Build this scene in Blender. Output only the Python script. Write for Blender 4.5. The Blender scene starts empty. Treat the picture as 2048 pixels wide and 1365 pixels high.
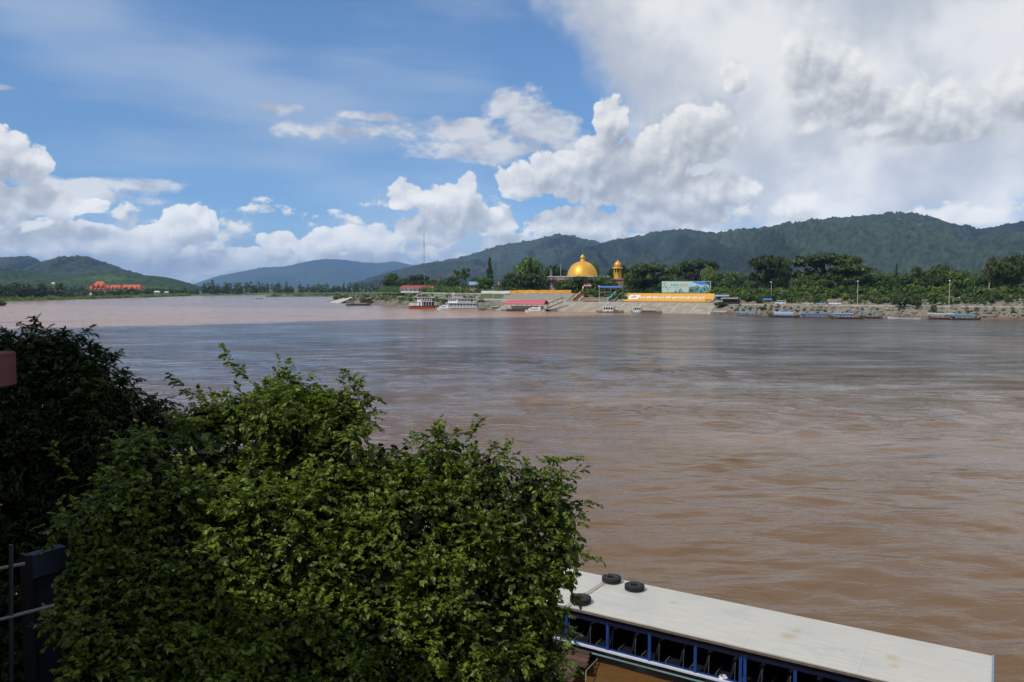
import bpy, bmesh, math, random
import numpy as np
from mathutils import Vector, Matrix

SC = bpy.context.scene
COL = SC.collection
R = math.radians
pi = math.pi

# ------------------------------------------------------------------ camera
CAM_H = 12.0
FPX = 2048 * 28.0 / 36.0
HORIZON = 577.0
PITCH = math.atan((682.5 - HORIZON) / FPX)
cam_data = bpy.data.cameras.new('camera')
cam_data.lens = 28.0
cam_data.sensor_width = 36.0
cam_data.clip_start = 0.1
cam_data.clip_end = 60000.0
cam = bpy.data.objects.new('camera', cam_data)
cam.location = (0, 0, CAM_H)
cam.rotation_euler = (pi / 2 - PITCH, 0, 0)
COL.objects.link(cam)
SC.camera = cam

# ------------------------------------------------------------------ sun direction, render settings
SUN_EL = R(50.0)
SUN_AZ = R(232.0)          # clockwise from +Y (the view direction): behind the camera, to its left
SUN_DIR = Vector((math.sin(SUN_AZ) * math.cos(SUN_EL), math.cos(SUN_AZ) * math.cos(SUN_EL), math.sin(SUN_EL)))
SKY_STRENGTH = 0.10
SUN_STRENGTH = 3.7
SC.view_settings.view_transform = 'Standard'
SC.view_settings.look = 'None'
SC.view_settings.gamma = 1.0
SC.view_settings.use_curve_mapping = False
SC.view_settings.exposure = -0.28
SC.render.engine = 'CYCLES'
SC.cycles.use_denoising = True
SC.cycles.adaptive_threshold = 0.022
SC.cycles.adaptive_min_samples = 12
SC.cycles.max_bounces = 6
SC.cycles.diffuse_bounces = 2
SC.cycles.glossy_bounces = 2
SC.cycles.transmission_bounces = 3
SC.cycles.transparent_max_bounces = 6
SC.cycles.volume_bounces = 0
SC.cycles.caustics_reflective = False
SC.cycles.caustics_refractive = False
SC.cycles.sample_clamp_indirect = 4.0


# ------------------------------------------------------------------ node-building shorthand
class S:
    """A node socket with arithmetic."""
    def __init__(self, nb, sock):
        self.nb, self.s = nb, sock
    def __add__(self, o): return self.nb.m('ADD', self, o)
    def __radd__(self, o): return self.nb.m('ADD', o, self)
    def __sub__(self, o): return self.nb.m('SUBTRACT', self, o)
    def __rsub__(self, o): return self.nb.m('SUBTRACT', o, self)
    def __mul__(self, o): return self.nb.m('MULTIPLY', self, o)
    def __rmul__(self, o): return self.nb.m('MULTIPLY', o, self)
    def __truediv__(self, o): return self.nb.m('DIVIDE', self, o)


class NB:
    def __init__(self, tree):
        self.t = tree
    def new(self, typ, **kw):
        n = self.t.nodes.new(typ)
        for k, v in kw.items():
            setattr(n, k, v)
        return n
    def put(self, inp, v):
        if isinstance(v, S):
            self.t.links.new(v.s, inp)
        elif v is not None:
            inp.default_value = v
    def m(self, op, a, b=None, c=None, clamp=False):
        n = self.new('ShaderNodeMath', operation=op, use_clamp=clamp)
        self.put(n.inputs[0], a)
        if b is not None: self.put(n.inputs[1], b)
        if c is not None: self.put(n.inputs[2], c)
        return S(self, n.outputs[0])
    def vm(self, op, a, b=None, c=None, scale=None):
        n = self.new('ShaderNodeVectorMath', operation=op)
        self.put(n.inputs[0], a)
        if b is not None: self.put(n.inputs[1], b)
        if c is not None: self.put(n.inputs[2], c)
        if scale is not None: self.put(n.inputs['Scale'], scale)
        return S(self, n.outputs['Value' if op in ('LENGTH', 'DOT_PRODUCT', 'DISTANCE') else 'Vector'])
    def sep(self, v):
        n = self.new('ShaderNodeSeparateXYZ'); self.put(n.inputs[0], v)
        return [S(self, o) for o in n.outputs]
    def comb(self, x, y, z=0.0):
        n = self.new('ShaderNodeCombineXYZ')
        for i, v in enumerate((x, y, z)): self.put(n.inputs[i], v)
        return S(self, n.outputs[0])
    def noise(self, vec, scale=1.0, detail=4.0, rough=0.5, lac=2.0, dist=0.0, dim='2D', color=False):
        n = self.new('ShaderNodeTexNoise', noise_dimensions=dim)
        self.put(n.inputs['Vector'], vec)
        n.inputs['Scale'].default_value = scale; n.inputs['Detail'].default_value = detail
        n.inputs['Roughness'].default_value = rough; n.inputs['Lacunarity'].default_value = lac
        n.inputs['Distortion'].default_value = dist
        return S(self, n.outputs['Color' if color else 0])
    def vor(self, vec, scale=1.0, detail=0.0, rough=0.5, dim='2D', feature='F1', out='Distance', rand=1.0, smooth=None):
        n = self.new('ShaderNodeTexVoronoi', voronoi_dimensions=dim, feature=feature)
        self.put(n.inputs['Vector'], vec)
        n.inputs['Scale'].default_value = scale
        if 'Detail' in n.inputs: n.inputs['Detail'].default_value = detail
        if 'Roughness' in n.inputs: n.inputs['Roughness'].default_value = rough
        n.inputs['Randomness'].default_value = rand
        if smooth is not None: n.inputs['Smoothness'].default_value = smooth
        return S(self, n.outputs[out])
    def sm(self, v, a, b, lo=0.0, hi=1.0, smooth=True):
        n = self.new('ShaderNodeMapRange', interpolation_type='SMOOTHSTEP' if smooth else 'LINEAR')
        n.clamp = True
        self.put(n.inputs[0], v)
        for i, q in ((1, a), (2, b), (3, lo), (4, hi)): self.put(n.inputs[i], q)
        return S(self, n.outputs[0])
    def mix(self, f, a, b, blend='MIX'):
        n = self.new('ShaderNodeMix', data_type='RGBA', blend_type=blend, clamp_factor=True)
        self.put(n.inputs[0], f)
        for i, q in ((6, a), (7, b)):
            self.put(n.inputs[i], (*q, 1.0) if isinstance(q, tuple) and len(q) == 3 else q)
        return S(self, n.outputs[2])
    def ramp(self, f, stops, interp='LINEAR'):
        n = self.new('ShaderNodeValToRGB')
        n.color_ramp.interpolation = interp
        el = n.color_ramp.elements
        while len(el) < len(stops): el.new(0.5)
        for e, (p, c) in zip(el, stops):
            e.position = p; e.color = (*c, 1.0) if len(c) == 3 else c
        self.put(n.inputs[0], f)
        return S(self, n.outputs[0])


# ------------------------------------------------------------------ world: blue sky with layered clouds
def px_dir(px, py):
    """Azimuth and elevation (radians) of a point of the sky."""
    a = math.atan((px - 1024) / FPX)
    return a, math.atan((HORIZON - py) / FPX * math.cos(a))


# cumulus heaps: centre, half width, half height (angles of the sky, 1/1593 rad)
CUMULUS = [
    (1215, 255, 42, 52), (1190, 335, 62, 75), (1110, 350, 92, 55), (1050, 372, 62, 38), (1290, 320, 90, 58), (1395, 275, 105, 66),
    (1260, 375, 150, 48), (1420, 385, 120, 42), (1330, 435, 150, 36), (1130, 450, 120, 36),
    (1462, 158, 30, 40), (1600, 125, 60, 85), (1690, 165, 60, 55), (1660, 235, 110, 36), (1790, 215, 110, 45), (1920, 230, 150, 48), (2040, 205, 90, 70), (1850, 275, 150, 24), (815, 395, 48, 34), (900, 402, 85, 42), (935, 375, 28, 32), (690, 475, 80, 30), (850, 462, 110, 36), (975, 445, 80, 34),
    (-5, 312, 70, 58), (45, 330, 62, 40), (30, 405, 110, 38), (150, 412, 70, 16), (385, 452, 62, 42), (320, 480, 80, 30),
    (1592, 420, 56, 42), (1905, 432, 85, 24), (560, 480, 42, 20), (190, 478, 70, 28), (1030, 490, 90, 30), (1400, 420, 60, 24),
    (250, 495, 90, 32), (110, 485, 90, 36), (480, 515, 70, 22), (640, 500, 60, 28), (760, 480, 80, 34), (330, 532, 140, 20), (720, 528, 150, 22), (1180, 480, 90, 30),
]
FLATS = [(1010, 215, 62, 34), (1075, 262, 105, 46), (920, 262, 130, 26), (690, 268, 100, 20), (575, 224, 58, 13), (760, 240, 70, 10), (1000, 305, 190, 26),
         (15, 183, 40, 6), (250, 372, 150, 12), (180, 395, 110, 28)]


def build_world():
    w = bpy.data.worlds.new('World')
    SC.world = w
    w.use_nodes = True
    w.cycles.sampling_method = 'MANUAL'
    w.cycles.sample_map_resolution = 256
    t = w.node_tree
    t.nodes.clear()
    nb = NB(t)
    tc = nb.new('ShaderNodeTexCoord')
    d = S(nb, tc.outputs['Generated'])
    dx, dy, dz = nb.sep(d)
    az = nb.m('ARCTAN2', dx, dy)
    el = nb.m('ARCSINE', dz)
    P = nb.comb(az, el)
    K = 1.0 / SKY_STRENGTH

    def col(r, g, b):
        return (r * K, g * K, b * K)

    def ellipses(p, items, lo, hi, k):
        f = None
        for (cx, cy, rx, ry) in items:
            a, e = px_dir(cx, cy)
            if a + 2.1 * rx / FPX < lo or a - 2.1 * rx / FPX > hi:
                continue
            g = nb.vm('LENGTH', nb.vm('MULTIPLY_ADD', p, (FPX / rx, FPX / ry, 0), (-a * FPX / rx, -e * FPX / ry, 0)))
            f = g if f is None else nb.m('SMOOTH_MIN', f, g, k)
        return f

    def sector(lo, hi, framed=True):
        """The sky between two azimuths; every sector is the same sky, split only so that each ray evaluates few clouds."""
        sky = nb.new('ShaderNodeTexSky', sky_type='NISHITA')
        sky.sun_disc = False
        sky.sun_elevation = SUN_EL
        sky.sun_rotation = SUN_AZ
        sky.altitude = 300.0
        sky.air_density = 1.0
        sky.dust_density = 0.5
        sky.ozone_density = 2.0
        c = nb.vm('MULTIPLY', S(nb, sky.outputs[0]), (0.92, 1.20, 1.46))
        c = nb.vm('MULTIPLY', c, nb.mix(nb.sm(el, 0.02, 0.30), (0.58, 0.66, 0.80), (1.0, 1.0, 1.0)))

        # high thin veil in long streaks
        ci = nb.noise(nb.comb(az * 1.6 + el * 1.3, el * 9.0), 1.3, 4.0, 0.55)
        ci2 = nb.noise(P, 3.3, 1.0, 0.5)
        cirrus = nb.sm(ci + (ci2 - 0.5) * 0.9, 0.38, 0.86, 0.0, 0.42)
        c = nb.mix(cirrus, c, col(0.64, 0.73, 0.86))

        # broad bright sheet over the right half of the sky, with fibrous edges
        wn = nb.noise(P, 6.0, 5.0, 0.62)
        soft = nb.noise(nb.vm('ADD', P, (3.1, 1.7, 0)), 5.5, 4.0, 0.55)
        if hi > -0.1 or not framed:
            a0, e0 = px_dir(1045, 0)
            a1, e1 = px_dir(1215, 260)
            nx, ny = (e0 - e1), -(a0 - a1)
            ln = math.hypot(nx, ny)
            nx, ny = nx / ln, ny / ln
            side = az * nx + el * ny + (wn - 0.5) * 0.13 + (-(a0 * nx + e0 * ny))
            sheet = nb.sm(side, -0.02, 0.045)
            sheet = sheet * nb.sm(wn + nb.sm(el, 0.03, 0.17, -0.10, 0.34), 0.30, 0.52)
            if not framed:                      # round the rest of the sky the sheet comes and goes in broad fields
                sheet = nb.m('MAXIMUM', sheet * nb.sm(dy, -0.2, 0.5), nb.sm(nb.noise(d, 1.6, 4.0, 0.55, dim='3D'), 0.46, 0.60))
            sheet_c = nb.mix(nb.sm(soft * 0.65 + wn * 0.35, 0.36, 0.62), col(0.60, 0.645, 0.725), col(0.98, 0.985, 0.985))
            c = nb.mix(sheet * 0.96, c, sheet_c)

        # flat ragged bands
        if framed:
            fl = ellipses(P, FLATS, lo, hi, 0.3)
            if fl is not None:
                fn = nb.noise(nb.comb(az, el * 2.0), 15.0, 5.0, 0.62)
                fu = nb.noise(nb.comb(az - 0.008, el * 2.0 + 0.05), 15.0, 2.0, 0.62)
                flat = nb.sm(1.16 - fl + (fn - 0.5) * 2.8, 0.0, 0.8, 0.0, 0.90)
                c = nb.mix(flat, c, nb.ramp(nb.sm(fn - fu, -0.28, 0.24) * 0.8 + 0.2 * soft, [(0.1, col(0.49, 0.535, 0.63)), (0.5, col(0.68, 0.715, 0.785)), (0.9, col(0.86, 0.87, 0.89))]))

        # pale belt low over the land where far clouds run together
        bn = nb.noise(nb.comb(az, el * 1.5), 17.0, 5.0, 0.6)
        bu = nb.noise(nb.comb(az - 0.004, el * 1.5 + 0.016), 17.0, 2.0, 0.6)
        cov = bn + nb.sm(el, 0.0, 0.13, 0.13, -0.22) - nb.sm(el, 0.10, 0.20, 0.0, 0.5)
        belt = nb.sm(cov, 0.42, 0.53, 0.0, 0.92)
        c = nb.mix(belt, c, nb.ramp(nb.sm(bn - bu, -0.16, 0.16), [(0.0, col(0.49, 0.57, 0.68)), (0.5, col(0.70, 0.745, 0.79)), (1.0, col(0.96, 0.95, 0.90))]))

        # cumulus
        def field(off):
            p = nb.vm('ADD', P, off) if off else P
            if framed:
                f = ellipses(p, CUMULUS, lo, hi, 0.25)
            else:
                f = nb.vor(p, 3.4) * 2.3 + nb.sm(el, 0.16, 0.5, 0.15, 1.6)
            return p, f
        p, f = field(None)
        p1 = nb.vm('ADD', P, (-0.0045, 0.0105, 0))
        def puff(q, det, vd):
            return (0.40 - nb.vor(q, 34.0, vd, 0.55)) * 0.46 + (nb.noise(q, 19.0, det, 0.64) - 0.5) * 1.55
        n0, n1 = puff(P, 6.0, 1.2), puff(p1, 5.0, 0.6)
        _, f2 = field((-0.010, 0.030, 0))
        D = (1.0 - f) * 1.40 + n0
        alpha = nb.sm(D, nb.sm(az, 0.20, 0.36, 0.0, -0.12), nb.sm(az, 0.20, 0.36, 0.18, 0.50))
        relief = nb.sm(n0 - n1, -0.50, 0.50)
        shade = nb.sm(1.0 - f2, -0.35, 0.62)
        lit = relief * 0.50 + (1.0 - shade) * 0.56 + nb.sm(az, 0.24, 0.38, 0.0, 0.10)
        # thick parts hold their grey, thin edges glow
        cum_c = nb.ramp(lit, [(0.0, (0.42, 0.455, 0.505)), (0.28, (0.575, 0.605, 0.645)), (0.58, (0.81, 0.825, 0.84)), (0.90, (1.05, 1.045, 1.02))])
        cum_c = nb.vm('SCALE', cum_c, scale=K)
        c = nb.mix(alpha * 0.93, c, cum_c)

        # air low over the horizon
        air = nb.sm(el, -0.02, 0.10, 0.30, 0.0)
        c = nb.mix(air, c, col(0.58, 0.685, 0.815))
        c = nb.vm('SCALE', c, scale=nb.sm(el, 0.0, 0.20, 1.50, 1.08))
        bg = nb.new('ShaderNodeBackground')
        nb.put(bg.inputs['Color'], c)
        bg.inputs['Strength'].default_value = SKY_STRENGTH
        return bg

    def choose(test, a, b):
        n = nb.new('ShaderNodeMixShader')
        nb.put(n.inputs[0], test)
        t.links.new(a.outputs[0], n.inputs[1])
        t.links.new(b.outputs[0], n.inputs[2])
        return n

    cuts = [-0.75, -0.30, 0.02, 0.27, 0.75]
    sh = sector(cuts[0], cuts[1])
    for i in range(1, len(cuts) - 1):
        sh = choose(nb.m('GREATER_THAN', az, cuts[i]), sh, sector(cuts[i], cuts[i + 1]))
    outside = nb.m('MAXIMUM', nb.m('GREATER_THAN', nb.m('ABSOLUTE', az), 0.75), nb.m('GREATER_THAN', el, 0.50))
    sh = choose(outside, sh, sector(-4, 4, framed=False))
    low = nb.new('ShaderNodeBackground')
    low.inputs['Color'].default_value = (*col(0.30, 0.34, 0.38), 1.0)
    low.inputs['Strength'].default_value = SKY_STRENGTH
    sh = choose(nb.m('LESS_THAN', el, -0.03), sh, low)
    out = nb.new('ShaderNodeOutputWorld')
    t.links.new(sh.outputs[0], out.inputs[0])


build_world()

sun_data = bpy.data.lights.new('sun', 'SUN')
sun_data.energy = SUN_STRENGTH
sun_data.angle = R(0.53)
sun_data.color = (1.0, 0.955, 0.88)
sun = bpy.data.objects.new('sun', sun_data)
sun.rotation_euler = (-SUN_DIR).to_track_quat('-Z', 'Y').to_euler()
sun.location = (0, 0, 200)
COL.objects.link(sun)

# ------------------------------------------------------------------ geometry helpers
_cp, _sp = math.cos(PITCH), math.sin(PITCH)


def ray(px, py):
    xc, yc = (px - 1024) / FPX, (682.5 - py) / FPX
    return Vector((xc, yc * _sp + _cp, yc * _cp - _sp))


def at_z(px, py, z=0.0):
    d = ray(px, py)
    return Vector((0, 0, CAM_H)) + d * ((z - CAM_H) / d.z)


def at_y(px, py, y):
    d = ray(px, py)
    return Vector((0, 0, CAM_H)) + d * (y / d.y)


def ppm(y):
    """Photograph pixels per metre at depth y."""
    return FPX / y


def _hash(ix, iy, seed):
    h = (ix.astype(np.int64) * 374761393 + iy.astype(np.int64) * 668265263 + seed * 1442695041) & 0xFFFFFFFF
    h = ((h ^ (h >> 13)) * 1274126177) & 0xFFFFFFFF
    h = (h ^ (h >> 16)) & 0xFFFFFFFF
    return h / 4294967295.0


def vnoise(x, y, seed=0):
    x = np.asarray(x, float); y = np.asarray(y, float)
    ix, iy = np.floor(x), np.floor(y)
    fx, fy = x - ix, y - iy
    fx, fy = fx * fx * (3 - 2 * fx), fy * fy * (3 - 2 * fy)
    a, b = _hash(ix, iy, seed), _hash(ix + 1, iy, seed)
    c, d = _hash(ix, iy + 1, seed), _hash(ix + 1, iy + 1, seed)
    return (a * (1 - fx) + b * fx) * (1 - fy) + (c * (1 - fx) + d * fx) * fy


def fbm(x, y, octaves=4, seed=0, gain=0.5):
    s, a, t = 0, 1.0, 0
    for k in range(octaves):
        s = s + a * vnoise(np.asarray(x) * 2 ** k, np.asarray(y) * 2 ** k, seed + k * 17)
        t += a; a *= gain
    return s / t


def mesh_from(name, verts, faces, mats=(), smooth=False, mat_idx=None):
    me = bpy.data.meshes.new(name)
    verts = np.asarray(verts, np.float32)
    if isinstance(faces, np.ndarray):
        n, k = faces.shape
        me.vertices.add(len(verts)); me.vertices.foreach_set('co', verts.ravel())
        me.loops.add(n * k); me.loops.foreach_set('vertex_index', faces.astype(np.int32).ravel())
        me.polygons.add(n)
        me.polygons.foreach_set('loop_start', np.arange(0, n * k, k, dtype=np.int32))
        if mat_idx is not None:
            me.polygons.foreach_set('material_index', np.asarray(mat_idx, np.int32))
        me.update(calc_edges=True)
    else:
        me.from_pydata([tuple(v) for v in verts], [], faces)
        if mat_idx is not None:
            me.polygons.foreach_set('material_index', np.asarray(mat_idx, np.int32))
        me.update()
    if smooth:
        me.polygons.foreach_set('use_smooth', np.ones(len(me.polygons), bool))
    for m in mats:
        me.materials.append(m)
    return me


def link(name, me, parent=None, loc=None, rot=None):
    o = bpy.data.objects.new(name, me)
    COL.objects.link(o)
    if parent is not None: o.parent = parent
    if loc is not None: o.location = loc
    if rot is not None: o.rotation_euler = rot
    return o


def tag(o, label=None, cat=None, group=None, kind=None):
    if label: o['label'] = label
    if cat: o['category'] = cat
    if group: o['group'] = group
    if kind: o['kind'] = kind
    return o


def thing(name, label, cat, loc=(0, 0, 0), rz=0.0, group=None, scale=1.0):
    o = bpy.data.objects.new(name, None)
    o.empty_display_size = 0.3
    COL.objects.link(o)
    o.location = loc; o.rotation_euler = (0, 0, rz)
    o.scale = (scale,) * 3 if isinstance(scale, (int, float)) else scale
    return tag(o, label, cat, group)


_kids = {}
def copy_tree(root, loc, rz, label, group=None, scale=None):
    c = root.copy(); COL.objects.link(c)
    c.location = loc; c.rotation_euler = (0, 0, rz); c['label'] = label
    if group: c['group'] = group
    if scale is not None: c.scale = (scale,) * 3 if isinstance(scale, (int, float)) else scale
    def rec(src, dst):
        for ch in list(src.children):
            k = ch.copy(); COL.objects.link(k); k.parent = dst
            rec(ch, k)
    rec(root, c)
    return c


class MB:
    """Collects shapes for one mesh."""
    def __init__(self):
        self.v, self.f = [], []
    def add(self, vs, fs):
        b = len(self.v)
        self.v += [tuple(p) for p in vs]
        self.f += [tuple(i + b for i in f) for f in fs]
        return self
    def box(self, x0, x1, y0, y1, z0, z1):
        return self.add([(x0, y0, z0), (x1, y0, z0), (x1, y1, z0), (x0, y1, z0), (x0, y0, z1), (x1, y0, z1), (x1, y1, z1), (x0, y1, z1)],
                        [(0, 3, 2, 1), (4, 5, 6, 7), (0, 1, 5, 4), (1, 2, 6, 5), (2, 3, 7, 6), (3, 0, 4, 7)])
    def loft(self, rings, cap=True, closed=True):
        n = len(rings[0]); b = len(self.v)
        for r in rings: self.v += [tuple(p) for p in r]
        m = n if closed else n - 1
        for k in range(len(rings) - 1):
            for i in range(m):
                j = (i + 1) % n
                self.f.append((b + k * n + i, b + k * n + j, b + (k + 1) * n + j, b + (k + 1) * n + i))
        if cap and closed:
            self.f.append(tuple(b + i for i in reversed(range(n))))
            self.f.append(tuple(b + (len(rings) - 1) * n + i for i in range(n)))
        return self
    def tube(self, pts, r, n=6, r1=None):
        pts = [Vector(p) for p in pts]
        rings = []
        for k, p in enumerate(pts):
            d = (pts[min(k + 1, len(pts) - 1)] - pts[max(k - 1, 0)])
            if d.length < 1e-9: d = Vector((0, 0, 1))
            d.normalize()
            u = d.cross(Vector((0, 0, 1)) if abs(d.z) < 0.9 else Vector((1, 0, 0))).normalized()
            w = d.cross(u)
            if isinstance(r, (list, tuple)): rr = r[k]
            else: rr = r if r1 is None else r + (r1 - r) * k / max(1, len(pts) - 1)
            rings.append([p + (u * math.cos(a) + w * math.sin(a)) * rr for a in [2 * pi * i / n for i in range(n)]])
        return self.loft(rings)
    def lathe(self, prof, n=16, c=(0, 0, 0), sx=1.0, sy=1.0):
        rings = [[(c[0] + sx * r * math.cos(2 * pi * i / n), c[1] + sy * r * math.sin(2 * pi * i / n), c[2] + z) for i in range(n)] for (r, z) in prof]
        return self.loft(rings)
    def prism(self, poly, axis, a, b):
        """Extrude a 2-D outline along an axis from a to b."""
        def mk(p, q):
            return {'x': (q, p[0], p[1]), 'y': (p[0], q, p[1]), 'z': (p[0], p[1], q)}[axis]
        return self.loft([[mk(p, a) for p in poly], [mk(p, b) for p in poly]])
    def build(self, name, mat, parent=None, smooth=False, loc=None, rot=None, bevel=0.0):
        me = bpy.data.meshes.new(name)
        me.from_pydata(self.v, [], self.f)
        bm = bmesh.new(); bm.from_mesh(me)
        bmesh.ops.recalc_face_normals(bm, faces=bm.faces)
        if bevel: bmesh.ops.bevel(bm, geom=bm.edges, offset=bevel, segments=1, affect='EDGES')
        bm.to_mesh(me); bm.free()
        if smooth: me.polygons.foreach_set('use_smooth', np.ones(len(me.polygons), bool))
        me.materials.append(mat)
        return link(name, me, parent, loc, rot)


# ------------------------------------------------------------------ materials
MATS = {}
def principled(name, build):
    """build(nb, bsdf) wires the nodes of a new material."""
    if name in MATS: return MATS[name]
    m = bpy.data.materials.new(name)
    m.use_nodes = True
    t = m.node_tree
    bsdf = t.nodes['Principled BSDF']
    build(NB(t), bsdf)
    MATS[name] = m
    return m


def paint(name, color, rough=0.6, metal=0.0, var=0.18, scale=0.8, spec=0.4, coords='Object', dirt=None):
    """Plain coating with uneven wear."""
    def b(nb, bsdf):
        tc = nb.new('ShaderNodeTexCoord')
        v = S(nb, tc.outputs[coords])
        n = nb.noise(v, scale, 5.0, 0.6, dim='3D')
        c = nb.mix(nb.sm(n, 0.3, 0.75), tuple(x * (1 - var) for x in color), tuple(min(1, x * (1 + var)) for x in color))
        if dirt:
            n2 = nb.noise(v, scale * 2.7, 5.0, 0.65, dim='3D')
            c = nb.mix(nb.sm(n2, 0.52, 0.72, 0.0, 0.8), c, dirt)
        nb.put(bsdf.inputs['Base Color'], c)
        bsdf.inputs['Roughness'].default_value = rough
        bsdf.inputs['Metallic'].default_value = metal
        bsdf.inputs['Specular IOR Level'].default_value = spec
    return principled(name, b)

# ------------------------------------------------------------------ river
def water_material():
    def b(nb, bsdf):
        geo = nb.new('ShaderNodeNewGeometry')
        pos = S(nb, geo.outputs['Position'])
        x, y, _ = nb.sep(pos)
        P2 = nb.comb(x, y)
        dist = nb.vm('LENGTH', P2)
        # eddy line between the two rivers: silty calm water beyond it
        ax, ay, bx, by = -131.0, 245.0, 17.0, 347.0
        nx, ny = -(by - ay), (bx - ax)
        ln = math.hypot(nx, ny); nx, ny = nx / ln, ny / ln
        big = nb.noise(P2, 0.012, 3.0, 0.5)
        streak = nb.noise(nb.comb(x * 0.008 + y * 0.004, y * 0.05 - x * 0.03), 1.0, 4.0, 0.6)
        sd = x * nx + y * ny + (-(ax * nx + ay * ny)) + (streak - 0.5) * 34.0 + (nb.noise(P2, 0.06, 4.0, 0.6) - 0.5) * 14.0
        silty = nb.sm(sd + (nb.noise(nb.comb(x * 0.10, y * 0.25), 1.0, 4.0, 0.65) - 0.5) * 40.0, -9.0, 9.0)
        lane = nb.sm(streak, 0.60, 0.68) * nb.sm(sd, 10.0, 40.0) * nb.sm(sd, 150.0, 60.0)
        silty = silty * (1.0 - lane * 0.7)
        # boils of lighter silt
        boil = None
        for (cx, cy, rx, ry) in [(7, 86, 13, 6), (22, 62, 12, 4), (-18, 72, 9, 4)]:
            q = nb.vm('LENGTH', nb.vm('MULTIPLY_ADD', P2, (1 / rx, 1 / ry, 0), (-cx / rx, -cy / ry, 0)))
            g = nb.sm(q + (big - 0.5) * 1.2 + (streak - 0.5), 1.2, 0.1)
            boil = g if boil is None else nb.m('MAXIMUM', boil, g)
        near = nb.sm(y, 150.0, 55.0)
        body = nb.mix(near, (0.042, 0.034, 0.033), (0.134, 0.066, 0.018))
        body = nb.mix(nb.sm(big, 0.35, 0.7, 0.0, 0.35), body, (0.16, 0.084, 0.034))
        body = nb.mix(boil * 0.6, body, (0.21, 0.12, 0.06))
        body = nb.mix(silty, body, nb.mix(streak, (0.36, 0.195, 0.090), (0.44, 0.255, 0.125)))
        # silt stirred up along the far shore
        sx, sy = 109.0, -56.0
        sl = math.hypot(sx, sy)
        shore = (x - 96.0) * (-sy / sl) + (y - 375.0) * (sx / sl)
        body = nb.mix(nb.sm(shore + (streak - 0.5) * 22.0, -26.0, -4.0, 0.0, 0.75), body, (0.26, 0.155, 0.085))
        nb.put(bsdf.inputs['Base Color'], body)
        bsdf.inputs['IOR'].default_value = 1.333
        nb.put(bsdf.inputs['Roughness'], nb.sm(dist, 20.0, 350.0, 0.06, 0.20))
        # ripples; rougher in the wind lanes of the open channel, calm in the silty water
        warp = nb.noise(P2, 0.35, 2.0, 0.5)
        r1 = nb.noise(nb.comb(x * 0.52, y * 1.10), 1.1, 4.0, 0.56)
        r2 = nb.noise(nb.comb(x * 0.5 + warp * 1.2, y), 4.2, 3.0, 0.6)
        far_r = nb.noise(nb.comb(x * 0.30, y), 0.55, 4.0, 0.62)
        gust = nb.sm(nb.noise(nb.comb(x * 0.018, y * 0.035), 1.0, 4.0, 0.6), 0.34, 0.66, 0.45, 1.25)
        chop = nb.sm(sd, -150.0, -60.0) * nb.sm(sd, 6.0, -4.0)
        patch = nb.sm(nb.noise(nb.comb(x * 0.05, y * 0.15), 1.0, 4.0, 0.65), 0.36, 0.64, nb.sm(dist, 35.0, 90.0, 0.85, 0.30), nb.sm(dist, 35.0, 90.0, 1.15, 1.60))
        amp = gust * patch * (1.0 - silty * 0.45) * (1.0 + chop * 0.35)
        h = r1 * 0.165 + r2 * 0.014 + far_r * nb.sm(dist, 35.0, 130.0, 0.10, 0.90)
        bump = nb.new('ShaderNodeBump')
        bump.inputs['Distance'].default_value = 1.0
        nb.put(bump.inputs['Strength'], amp * 0.85)
        nb.put(bump.inputs['Height'], h)
        nb.t.links.new(bump.outputs[0], bsdf.inputs['Normal'])
    return principled('muddy_river_water', b)


def build_river():
    th = np.radians(np.linspace(-62, 62, 400))
    r = list(np.arange(9.0, 62.0, 0.14))
    while r[-1] < 260: r.append(r[-1] * 1.011)
    while r[-1] < 5000: r.append(r[-1] * 1.08)
    r = np.array(r)
    Rr, T = np.meshgrid(r, th, indexing='ij')
    X, Y = Rr * np.sin(T), Rr * np.cos(T) - 2.0
    rng = np.random.default_rng(5)
    Z = np.zeros_like(X)
    cell = np.maximum(np.gradient(r)[:, None], Rr * (th[1] - th[0]))
    for k in range(46):
        lam = 1.0 * (7.5 / 1.0) ** rng.random()
        a = pi / 2 + rng.normal(0.12, 0.62)
        kx, ky = 2 * pi / lam * np.cos(a), 2 * pi / lam * np.sin(a)
        fade = np.clip((lam / cell - 2.5) / 3.0, 0, 1)
        env = 0.45 + 1.1 * vnoise(X / (lam * 5) + k * 3.1, Y / (lam * 3.0), k)
        wob = 1.6 * vnoise(X / (lam * 3.2), Y / (lam * 3.2), 100 + k)
        Z += fade * env * 0.0078 * lam ** 0.92 * np.sin(kx * X + ky * Y + rng.random() * 6.28 + wob * 2.2)
    gust = np.clip((fbm(X / 30, Y / 18, 3, 77) - 0.3) * 2.4, 0.35, 1.3)
    Z *= gust
    n, m = X.shape
    idx = np.arange(n * m).reshape(n, m)
    faces = np.stack([idx[:-1, :-1], idx[:-1, 1:], idx[1:, 1:], idx[1:, :-1]], -1).reshape(-1, 4)
    me = mesh_from('river_water', np.stack([X, Y, Z], -1).reshape(-1, 3), faces[:, ::-1], [water_material()], smooth=True)
    o = link('river_water', me)
    tag(o, kind='structure')


build_river()


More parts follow.
